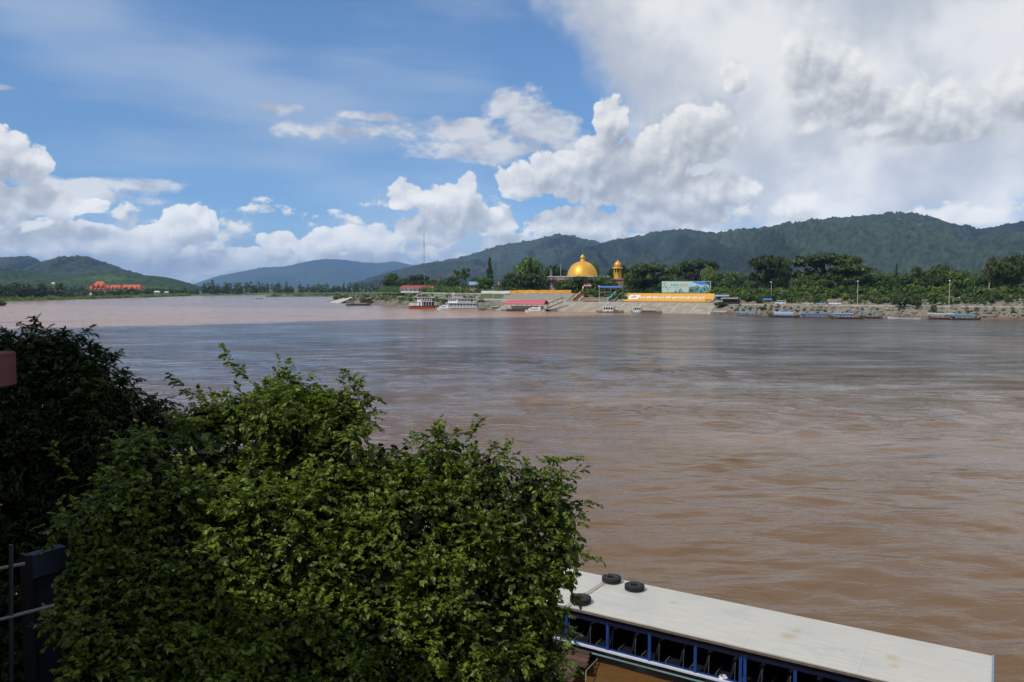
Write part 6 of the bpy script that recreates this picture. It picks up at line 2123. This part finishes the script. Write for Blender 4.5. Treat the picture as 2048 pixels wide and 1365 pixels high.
def build_long_boat():
    o = thing('passenger_boat', 'long blue passenger boat with a cream flat roof moored below', 'boat', (BOAT_ORG.x, BOAT_ORG.y, 0), BOAT_ANG)
    W = ROOF_W
    hw = W / 2
    L = 17.0
    rm = roof_material()
    # roof boards, each slightly cambered
    seg = 5
    step = 15.2 / seg
    for k in range(seg):
        x1 = -k * step - (0.0012 if k else 0)
        x0 = -(k + 1) * step + 0.0012
        rings = []
        for x in (x0, (x0 + x1) / 2, x1):
            top = [(x, y, ZR + 0.05 * (1 - (y / hw) ** 2)) for y in np.linspace(-hw, hw, 9)]
            rings.append(top + [(a, b, c - 0.035) for a, b, c in reversed(top)])
        MB().loft(rings).build('roof_panel', rm, o)
    MB().box(-15.2, 0.0, -hw - .015, -hw + .02, ZR - .10, ZR - .03).build('roof_rim', WOOD_RIM, o)
    MB().box(-15.2, 0.0, hw - .02, hw + .015, ZR - .10, ZR - .03).build('roof_rim', WOOD_RIM, o)
    MB().box(0.002, 0.05, -hw, hw, ZR - .14, ZR + .03).build('end_board', LIGHT_BLUE, o)
    MB().box(-15.0, -0.05, -hw + .10, -hw + .16, ZR - .36, ZR - .10).build('fascia_beam', DEEP_BLUE, o)
    MB().box(-15.0, -0.05, hw - .16, hw - .10, ZR - .30, ZR - .10).build('fascia_beam', DEEP_BLUE, o)
    for k, x in enumerate(np.arange(-14.6, -.1, 1.0)):
        MB().box(x, x + .05, -hw + .16, hw - .16, ZR - .16, ZR - .05).build('roof_beam', DEEP_BLUE, o)
    # hull
    rail_z = 0.53
    rings = []
    for x in np.linspace(-17.5, 0.8, 15):
        u = (x + 8.4) / 9.2
        w = (hw - .12) * (1 - 0.72 * max(0, -u - .35) ** 1.7) * (1 - .06 * max(0, u) ** 3)
        zg = rail_z + .75 * max(0, -u - .5) ** 2
        rings.append([(x, -w, zg), (x, -w * .96, .30), (x, -w * .86, .0), (x, -w * .6, -.3), (x, w * .6, -.3), (x, w * .86, 0), (x, w * .96, .3), (x, w, zg)])
    mb = MB()
    for r in rings: mb.v += r
    for k in range(14):
        for i in range(7): mb.f.append((k * 8 + i, k * 8 + i + 1, (k + 1) * 8 + i + 1, (k + 1) * 8 + i))
    mb.f.append(tuple(range(8))); mb.f.append(tuple(14 * 8 + i for i in range(8)))
    hull = mb.build('hull', NAVY, o)
    for side in (0, 7):
        s = -1 if side == 0 else 1
        MB().loft([[(r[side][0], r[side][1] + s * .07, r[side][2] - .02), (r[side][0], r[side][1] - s * .0, r[side][2] - .02), (r[side][0], r[side][1] - s * .0, r[side][2] + .045), (r[side][0], r[side][1] + s * .07, r[side][2] + .03)] for r in rings]).build('rail', RAIL_WHITE, o)
        MB().loft([[(r[side][0], r[side][1] - s * .003, r[side][2] - .03), (r[side][0], r[side][1] - s * .09, r[side][2] - .03), (r[side][0], r[side][1] - s * .09, r[side][2] + .06), (r[side][0], r[side][1] - s * .003, r[side][2] + .06)] for r in rings]).build('inner_rail', BLUE, o)
    for side in (1, 6):
        s = -1 if side == 1 else 1
        MB().tube([(r[side][0], r[side][1] + s * .015, r[side][2] + .01) for r in rings], .035, 6).build('strake', STRAKE, hull)
    fl = [(r[1][0], r[1][1] * .93, .12) for r in rings] + [(r[6][0], r[6][1] * .93, .12) for r in reversed(rings)]
    MB().add(fl, [tuple(range(len(fl)))]).build('floor', DARK, o)
    # posts where the photograph shows them
    for px in (1131, 1213, 1297, 1389, 1480, 1489, 1590, 1700, 1820, 1940):
        py = 1213 + (px - 1132) * (1346 - 1213) / (1687 - 1132)
        x = boat_local(at_z(px, py, ZR)).x - .03
        MB().box(x - .045, x + .045, -hw + .10, -hw + .18, rail_z - .1, ZR - .28).build('post', BLUE, o)
        MB().box(x - .045, x + .045, hw - .18, hw - .10, rail_z - .1, ZR - .28).build('post', BLUE, o)
    for x in (-14.6, -13.7):
        MB().box(x - .045, x + .045, -hw + .10, -hw + .18, rail_z - .1, ZR - .28).build('post', BLUE, o)
    MB().box(-14.9, -.1, hw - .135, hw - .125, rail_z + .06, ZR - .30).build('side_curtain', NAVY, o)  # assumed far-side curtain, added to keep light out of the interior
    # rows of seats across the boat, pale tube frames, white head cloths
    x = -13.8
    rng = random.Random(2)
    while x < -0.8:
        for s in (-1, 1):
            y0, y1 = (-hw + .35, -.22) if s < 0 else (.22, hw - .35)
            st = MB().box(x - .22, x + .22, y0, y1, .42, .52).build('seat', SEAT, o)
            MB().add([(x + .20, y0, .5), (x + .26, y0, .5), (x + .40, y0, 1.08), (x + .34, y0, 1.08), (x + .20, y1, .5), (x + .26, y1, .5), (x + .40, y1, 1.08), (x + .34, y1, 1.08)],
                     [(0, 1, 2, 3), (7, 6, 5, 4), (0, 4, 5, 1), (1, 5, 6, 2), (2, 6, 7, 3), (3, 7, 4, 0)]).build('seat_back', SEAT, st)
            MB().tube([(x - .2, y0 + .02, .14), (x - .2, y0 + .02, .56), (x - .2, y1, .56)], .018, 5).build('seat_frame', FRAME, st)
            MB().tube([(x + .37, y0 - .01, .5), (x + .39, y0 - .01, 1.11), (x + .39, y1 + .01, 1.11)], .014, 5).build('back_frame', FRAME, st)
            if s < 0 or rng.random() < .5:
                yc = y0 + .06 + .2 * rng.random()
                MB().add([(x + .29, yc, 1.10), (x + .27, yc + .34, 1.10), (x + .24, yc + .26, .84), (x + .25, yc - .02, .93), (x + .42, yc, 1.125), (x + .42, yc + .34, 1.125)], [(0, 1, 2, 3), (0, 4, 5, 1)]).build('head_cloth', CLOTH_WHITE, st)
        x += .78
    return o


build_long_boat()


def roof_point(px, py, dz=0.0):
    p = at_z(px, py, ZR + 0.03)
    return Vector((p.x, p.y, ZR + 0.045 + dz))


def tyre(label, px, py, rz, lugs=False):
    p = roof_point(px, py)
    o = thing('tyre', label, 'tyre', p, rz, 'old tyres lying on the boat roof')
    torus(0.235, 0.095, 30, 10, 0.95).build('casing', TYRE, o, smooth=True, loc=(0, 0, .09))
    n = 26
    mb = MB()
    for k in range(n):
        a = 2 * pi * k / n
        c, s = math.cos(a), math.sin(a)
        for (z0, z1, r1) in ((.02, .085, .334), (.095, .16, .334)):
            q = a + (.06 if z0 > .05 else 0)
            c, s = math.cos(q), math.sin(q)
            t = Vector((-s, c, 0)); rr = Vector((c, s, 0))
            h = .020 if not lugs else .028
            pts = [rr * .315 - t * .026, rr * .315 + t * .026, rr * (r1 + (.012 if lugs else 0)) + t * .02, rr * (r1 + (.012 if lugs else 0)) - t * .02]
            mb.loft([[(v.x, v.y, z0) for v in pts], [(v.x, v.y, z1) for v in pts]])
    mb.build('tread', TYRE, o)
    torus(0.172, 0.022, 24, 6).build('bead', P('worn_rubber', (0.05, 0.05, 0.05), rough=.7), o, loc=(0, 0, .15), smooth=True)
    MB().tube([(.17, 0, .02), (.20, .01, .20), (.29, .01, .21), (.35, 0, .10)], .014, 5).build('rope_loop', ROPE, o)
    return o


tyre('old tyre farthest across the boat roof, roped to its edge', 1223, 1164, 2.2)
tyre('old tyre at the water-side edge of the roof, right of the other two', 1269, 1180, .3)
tyre('knobbly old tyre nearest the tree on the boat roof', 1161, 1205, 1.0, True)


def rope(label, pts, r=.012, sag=0.0):
    o = MB().tube(pts, r, 5).build('rope', ROPE)
    tag(o, label, 'rope')


a, b, c = roof_point(1207, 1168, .06), roof_point(1152, 1203, .03), roof_point(1104, 1232, .02)
rope('thin rope strung between the two far tyres and the boat edge', [a, a.lerp(c, .5) + Vector((.04, .05, 0)), c])
a2 = roof_point(1208, 1170, .04)
rope('second slack rope lying beside the first on the boat roof', [a2, a2.lerp(b, .5) + Vector((.05, -.03, -.02)), b + Vector((0, 0, .05))])
m0 = at_y(1208, 1302, 25.6)
m1 = at_y(1172, 1342, 23.6)
m2 = at_y(1187, 1330, 24.4)
for k, (lab, e) in enumerate([('mooring rope from the boat rail down to the plank landing', m1), ('loose rope end hanging from the knot of the mooring rope', at_y(1196, 1378, 24.2)), ('rope dropping from the landing edge towards the water', at_y(1172, 1385, 23.4))]):
    st = m0 if k == 0 else (m2 if k == 1 else m1)
    rope(lab, [st, st.lerp(e, .5) - Vector((0, 0, .03)), e], .018)


def build_landing():
    p0 = at_z(1150, 1330, 0.35)
    o = thing('plank_landing', 'broken brown plank landing half under the leaves beside the boat', 'landing', (p0.x - .1, p0.y, 0), R(-28))
    mats = [P('landing_plank_%d' % k, c, rough=.85, scale=3) for k, c in enumerate([(0.10, .050, .034), (0.075, .042, .032), (0.12, .064, .045)])]
    for k in range(8):
        y = -1.0 + k * .26
        MB().box(-1.5 + .1 * (k % 3), .45 - .08 * (k % 4), y, y + .235, .32 + .01 * (k % 2), .37 + .01 * (k % 2)).build('plank', mats[k % 3], o)
    for x in (-1.2, .1):
        MB().box(x, x + .1, -1.0, 1.05, .2, .315).build('bearer', mats[1], o)
        MB().tube([(x + .05, -.9, -.6), (x + .05, -.9, .2)], .06, 6).build('stake', mats[1], o)
        MB().tube([(x + .05, .9, -.6), (x + .05, .9, .2)], .06, 6).build('stake', mats[1], o)
    q = at_y(1446, 1353, 22.7)
    o = thing('plastic_bag', 'crumpled clear plastic bag lying on the boat rail', 'bag', (q.x, q.y, q.z - .12))
    crumpled(.14, 4).build('bag_body', P('clear_plastic', (0.62, .65, .68), rough=.2, spec=.8), o)
    MB().tube([(-.02, 0, .14), (-.10, .02, .05), (-.16, .03, -.02)], [.05, .03, .02], 6).build('bag_neck', P('dark_red_label', (.12, .02, .02)), o)
    q = at_y(1096, 1250, 25.6)
    o = thing('blue_rope_coil', 'bright blue coil of rope glimpsed behind the leaves beside the boat', 'rope coil', q)
    for k in range(3):
        torus(.13 + .012 * k, .018, 22, 6).build('loop', P('blue_poly_rope', (0.06, .28, .62), rough=.6), o, rot=(R(62 + 9 * k), R(8 * k), .4 * k), smooth=True)


build_landing()


# ------------------------------------------------------------------ pink building to the left, and the fence below it
def build_left_building():
    pink = P('dusty_pink_plaster', (0.11, 0.036, 0.038), rough=.85, var=.25, dirt=(.07, .024, .026), scale=3.0)
    o = thing('pink_building', 'corner of a dusty pink building reaching in from the left', 'building', (-19.0, 4.0, 7.0))
    MB().box(-6, 6.0, -12, 9.0, -3, BLD_TOP - 7.0).build('wall', pink, o)
    MB().box(-6.6, 6.5, -12.6, 9.5, BLD_TOP - 7.0, BLD_TOP - 6.6).build('roof_slab', CONCRETE_PALE, o)
    for z in (0.5, 4.0, 7.5):
        for y in (-8, -4, 0, 4):
            w = MB().box(6.0, 6.05, y - .8, y + .8, z, z + 1.6).build('window', GLASS, o)
            MB().box(6.0, 6.15, y - .95, y + .95, z - .12, z - .01).build('sill', CONCRETE_PALE, w)
    # beam end of the eaves that enters the view
    y = 8.0
    x1 = (30 - 1024) / FPX * (y + .3)
    zt, zb = CAM_H + (HORIZON - 707) / FPX * y, CAM_H + (HORIZON - 778) / FPX * y
    MB().box(6.0, x1 + 19.0, y - 4.0, y - 3.7, zb - 7.0, zt - 7.0).build('eave_beam', pink, o, bevel=.015)
    MB().box(6.0, 13.4, -1.0, 3.6, 6.1, 6.35).build('added_shade_slab', CONCRETE_PALE, o)  # unseen slab added out of view to shade the beam end


BLD_TOP = 20.6  # height set so the unseen walls shade the left trees
build_left_building()


def build_fence():
    steel = P('dull_blue_corrugated_sheet', (0.075, 0.095, 0.13), rough=.5, metal=.2, dirt=(.035, .045, .06))
    c = at_y(52, 1112, 11.0); d = at_y(150, 1100, 11.6)
    o = thing('corrugated_fence', 'shadowed corrugated sheet fence with a boxed top at the lower left', 'fence', (c.x, c.y, 0))
    w = (d - c).length * .75
    o.rotation_euler = (0, 0, math.atan2(d.y - c.y, d.x - c.x))
    n = 72
    V, F = [], []
    for k in range(n + 1):
        x = w * k / n
        y = .018 * math.sin(k * pi / 1.5)
        V += [(x, y, c.z - 2.6), (x, y, c.z - .34)]
    for k in range(n): F.append((2 * k, 2 * k + 2, 2 * k + 3, 2 * k + 1))
    link('sheet', mesh_from('sheet', V, F, [steel]), o)
    MB().box(-.02, w, -.08, .10, c.z - .34, c.z).build('top_box', steel, o)
    MB().box(-.03, .03, -.10, .12, c.z - 2.8, c.z + .02).build('post', DARK, o)
    pole = P('pale_pipe', (0.13, .125, .115), rough=.5)
    o = thing('pipe_railing', 'pale pipe railing crossing before the corrugated fence', 'railing')
    for (a, b) in [((-40, 1145), (48, 1128)), ((-40, 1250), (108, 1211))]:
        MB().tube([at_y(*a, 9.2), at_y(*b, 9.8)], .022, 8).build('pipe', pole, o)
    for px in (-15, 22):
        MB().tube([at_y(px, 1090, 9.45), at_y(px, 1440, 9.45)], .026, 7).build('post', DARK, o)


build_fence()


# ------------------------------------------------------------------ near trees, leaf by leaf
def sprig_tree(name, label, cat, lobes, n_sprig, leaves, leaf_len, leaf_w, mat, base, limbs_to, seed, droop=0.5, shell=0.5, inner=0.25, trunk_r=.16, shoots=(), up=0.25, core=0, core_size=.1, core_mat=None, clumps=0):
    """Crown of leafy sprigs on twigs; lobes are (x, y, z, r). Sprigs sit mostly near the surface of the lobes."""
    rng = np.random.default_rng(seed)
    lob = np.array(lobes, float)
    wgt = lob[:, 3] ** 2
    if clumps:                      # each lobe carries a number of leafy boughs with hollows between them
        big = lob
        sub = []
        for (x, y, z, r) in big:
            for q in range(clumps):
                dd = rng.normal(size=3) + np.array([0, -.25, .25]); dd /= np.linalg.norm(dd)
                sub.append((x + dd[0] * r * .80, y + dd[1] * r * .80, z + dd[2] * r * .80, r * (.25 + .22 * rng.random())))
        lob = np.array(sub)
        wgt = lob[:, 3] ** 2
    k = rng.choice(len(lob), n_sprig, p=wgt / wgt.sum())
    d = rng.normal(size=(n_sprig, 3)); d /= np.linalg.norm(d, axis=1)[:, None]
    rr = np.where(rng.random(n_sprig) < inner, rng.random(n_sprig) * shell, shell + (1 - shell) * rng.random(n_sprig) ** .6)
    rr *= 1 + .10 * rng.normal(size=n_sprig)
    O = lob[k, :3] + d * (lob[k, 3] * rr)[:, None]
    D = d + rng.normal(0, .45, (n_sprig, 3)) + np.array([0, 0, up])
    O = [O]; D = [D]
    for (p0, p1, cnt) in shoots:
        f = np.linspace(0, 1, cnt)
        p0, p1 = np.array(p0), np.array(p1)
        O.append(p0 + (p1 - p0) * f[:, None] + rng.normal(0, .02, (cnt, 3)))
        D.append(np.repeat((p1 - p0)[None], cnt, 0) / np.linalg.norm(p1 - p0) + rng.normal(0, .35, (cnt, 3)))
    O = np.vstack(O); D = np.vstack(D)
    D /= np.linalg.norm(D, axis=1)[:, None]
    n = len(O)
    Ls = leaf_len * leaves * .20 * (.7 + .6 * rng.random(n))
    V = []
    side = np.cross(D, np.array([0, 0, 1.0])); side /= np.linalg.norm(side, axis=1)[:, None] + 1e-9
    for j in range(leaves):
        f = (j + .4) / leaves
        # the twig droops along its length
        P0 = O + D * (Ls * f)[:, None] - np.array([0, 0, 1.0]) * (droop * .35 * Ls * f * f)[:, None]
        sgn = 1 if j % 2 else -1
        ang = R(55) * (1 - .5 * f)
        a = D * math.cos(ang) + side * (sgn * math.sin(ang)) + rng.normal(0, .22, (n, 3)) - np.array([0, 0, 1.0]) * (.25 + droop * .6 * rng.random(n))[:, None]
        a /= np.linalg.norm(a, axis=1)[:, None]
        nu = np.array([0, 0, 1.0]) + rng.normal(0, .45, (n, 3))
        b = np.cross(nu, a); b /= np.linalg.norm(b, axis=1)[:, None] + 1e-9
        nn = np.cross(a, b)
        l = (leaf_len * (.45 + .85 * rng.random(n)))[:, None]
        w = l * leaf_w
        keep = [P0, P0 + a * l * .38 + b * w + nn * l * .07, P0 + a * l * .80 + b * w * .55 + nn * l * .02, P0 + a * l * 1.02 - nn * l * .10, P0 + a * l * .80 - b * w * .55 + nn * l * .02, P0 + a * l * .38 - b * w + nn * l * .07]
        V.append(np.stack(keep, 1))
    V = np.concatenate(V).reshape(-1, 3)
    m = len(V) // 6
    b6 = (np.arange(m) * 6)[:, None]
    F = np.concatenate([b6 + np.array([[0, 1, 2, 3]]), b6 + np.array([[0, 3, 4, 5]])])
    root = thing(name, label, cat, base)
    bx = np.array(base)
    mi = np.zeros(len(F), int)
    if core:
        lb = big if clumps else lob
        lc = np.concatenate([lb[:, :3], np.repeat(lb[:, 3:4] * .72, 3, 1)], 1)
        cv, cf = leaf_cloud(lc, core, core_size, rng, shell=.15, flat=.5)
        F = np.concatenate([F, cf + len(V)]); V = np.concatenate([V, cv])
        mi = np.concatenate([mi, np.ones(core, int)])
    link('crown', mesh_from('crown', V - bx, F, [mat] + ([core_mat or mat] if core else []), smooth=True, mat_idx=mi), root)
    mb = MB()
    top = Vector((0.1, 0.1, 1.6))
    mb.tube([(0, 0, -.6), (.05, .02, .8), top], [trunk_r * 1.3, trunk_r, trunk_r * .85], 8)
    for (x, y, z, r) in limbs_to:
        t = Vector((x, y, z)) - Vector(base)
        mid = top.lerp(t, .5) + Vector((rng.normal(0, .15), rng.normal(0, .15), .25))
        mb.tube([top * .9, mid, t], [trunk_r * .55, trunk_r * .32, .02], 6)
        for q in range(5):
            e = t + Vector(rng.normal(0, 1, 3)).normalized() * r * .9
            s0 = mid.lerp(t, .3 + .6 * rng.random())
            mb.tube([s0, s0.lerp(e, .55) + Vector((0, 0, .06)), e], [.028, .016, .006], 4)
    mb.build('trunk', BARK, root, smooth=True)
    return root


def lob(px, py, y, r):
    p = at_y(px, py, y)
    return (p.x, p.y, p.z, r)


LEAF_NEAR = leaf_material('glossy_near_leaves', (0.034, 0.058, 0.007), (0.185, 0.240, 0.024), 1.4, trans=.28, rough=.42, spec=.30, rnd=0.0, hue=(0.24, 0.22, 0.05))
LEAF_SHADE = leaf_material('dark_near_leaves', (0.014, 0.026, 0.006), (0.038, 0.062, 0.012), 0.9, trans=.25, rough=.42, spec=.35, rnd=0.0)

LEAF_DEEP = leaf_material('shade_darkened_near_leaves', (0.010, 0.020, 0.004), (0.040, 0.062, 0.010), 0.9, trans=.18, rough=.45, spec=.22, rnd=0.0)  # greens darkened to stand in for shade in crown core and left tree

FRONT = [lob(*q) for q in [
    (615, 826, 14.2, .80), (690, 826, 14.2, .60), (540, 822, 14.2, .58), (470, 828, 14.0, .56), (410, 850, 13.6, .52), (650, 870, 13.9, .75),
    (560, 900, 13.2, .95), (430, 930, 12.8, .95), (300, 960, 12.2, .75), (700, 940, 13.2, .85), (800, 950, 13.3, .75), (890, 945, 13.4, .66), (980, 975, 13.6, .64), (1070, 985, 13.8, .52),
    (1110, 1030, 13.6, .50), (1030, 1060, 13.2, .70), (1110, 1100, 13.2, .45), (920, 1060, 12.8, .90), (790, 1060, 12.6, .95), (650, 1050, 12.4, .95), (500, 1050, 12.0, .95), (350, 1060, 11.6, .85), (220, 1060, 11.2, .70),
    (205, 1150, 10.8, .50), (280, 1180, 10.9, .85), (420, 1190, 11.2, .95), (580, 1190, 11.5, 1.0), (740, 1180, 11.8, 1.0), (880, 1180, 12.1, .90), (1000, 1170, 12.6, .70), (1060, 1200, 12.6, .50),
    (185, 1270, 10.2, .55), (260, 1310, 10.2, .85), (400, 1330, 10.5, .95), (560, 1330, 10.8, 1.0), (720, 1320, 11.2, .95), (860, 1310, 11.6, .85), (970, 1290, 12.0, .70), (1040, 1300, 12.4, .52), (1075, 1345, 12.4, .45),
    (1085, 1160, 12.9, .42), (1085, 1235, 12.7, .42), (1095, 1295, 12.6, .40), (300, 1420, 9.8, .9), (500, 1430, 10.2, 1.0), (700, 1430, 10.6, 1.0), (900, 1420, 11.2, .8)]]
def pt(px, py, y):
    p = at_y(px, py, y); return (p.x, p.y, p.z)
SHOOTS = [(pt(500, 760, 14), pt(452, 705, 14), 14), (pt(420, 800, 13.8), pt(345, 755, 13.8), 14), (pt(930, 890, 13.4), pt(955, 845, 13.4), 10), (pt(1100, 960, 13.8), pt(1165, 942, 13.8), 9),
          (pt(1130, 1010, 13.7), pt(1180, 1002, 13.7), 9), (pt(1120, 1090, 13.3), pt(1190, 1115, 13.3), 11), (pt(1100, 920, 13.8), pt(1150, 915, 13.8), 8), (pt(160, 960, 11.6), pt(110, 900, 11.6), 8), (pt(700, 770, 14.2), pt(752, 800, 14.2), 10),
          (pt(860, 900, 13.4), pt(880, 850, 13.4), 9), (pt(1120, 1150, 13.1), pt(1150, 1190, 13.1), 9)]
sprig_tree('leafy_tree', 'large leafy green tree filling the lower left above the moored boat', 'tree', FRONT, 15500, 11, .081, .33, LEAF_NEAR, (-3.6, 13.6, float(near_height(-3.6, 13.6)) - .1), FRONT[::4], 7, droop=.7, shoots=SHOOTS, core=36000, core_size=.068, core_mat=LEAF_DEEP, clumps=11)  # core leaves coloured darker in place of the crown's inner shade

BACKT = [lob(*q) for q in [
    (-40, 760, 15.6, 1.0), (40, 735, 15.6, .78), (130, 755, 15.6, .74), (190, 800, 15.4, .72), (250, 850, 15.2, .66), (290, 900, 15.0, .55), (100, 850, 15.2, 1.0), (0, 880, 15.0, 1.1), (190, 920, 14.8, .85), (90, 980, 14.6, 1.1), (220, 990, 14.6, .7), (0, 1060, 14.2, 1.1), (120, 1090, 14.2, .9), (-20, 1180, 13.4, 1.0), (60, 1270, 12.8, .9), (-40, 1330, 12.4, 1.0), (40, 1390, 12.0, .9), (140, 1200, 13.0, .8), (-80, 950, 14.6, 1.2), (10, 712, 15.6, .58), (70, 708, 15.6, .52), (135, 722, 15.6, .50), (185, 760, 15.5, .48), (235, 805, 15.4, .48), (285, 850, 15.3, .48), (318, 880, 15.1, .42), (300, 940, 14.8, .5)]]
BSH = [(pt(150, 690, 15.5), pt(172, 662, 15.5), 8), (pt(40, 680, 15.6), pt(10, 655, 15.6), 8), (pt(270, 800, 15.3), pt(338, 800, 15.3), 12), (pt(290, 850, 15.2), pt(350, 838, 15.2), 12), (pt(60, 690, 15.6), pt(70, 645, 15.6), 8), (pt(190, 720, 15.5), pt(225, 705, 15.5), 8)]
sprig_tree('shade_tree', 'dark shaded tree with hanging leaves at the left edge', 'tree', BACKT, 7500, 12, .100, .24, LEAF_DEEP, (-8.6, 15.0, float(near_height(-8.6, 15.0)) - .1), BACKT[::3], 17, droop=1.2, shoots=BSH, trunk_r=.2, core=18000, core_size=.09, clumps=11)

# undergrowth on the near bank
_L = [(x, y, float(near_height(x, y)) + .3, .55) for x, y in zip(np.random.default_rng(3).uniform(-11, 0.6, 46), np.random.default_rng(4).uniform(9, 22.5, 46))]
sp = sprig_tree('bank_bush', 'dark undergrowth bush below the leafy tree', 'bush', _L, 1100, 9, .10, .26, LEAF_SHADE, (-3.0, 17.0, float(near_height(-3.0, 17.0))), _L[:3], 23, trunk_r=.05)
for k_ in ('label', 'category'): del sp[k_]
sp.name = 'undergrowth'; sp['kind'] = 'stuff'
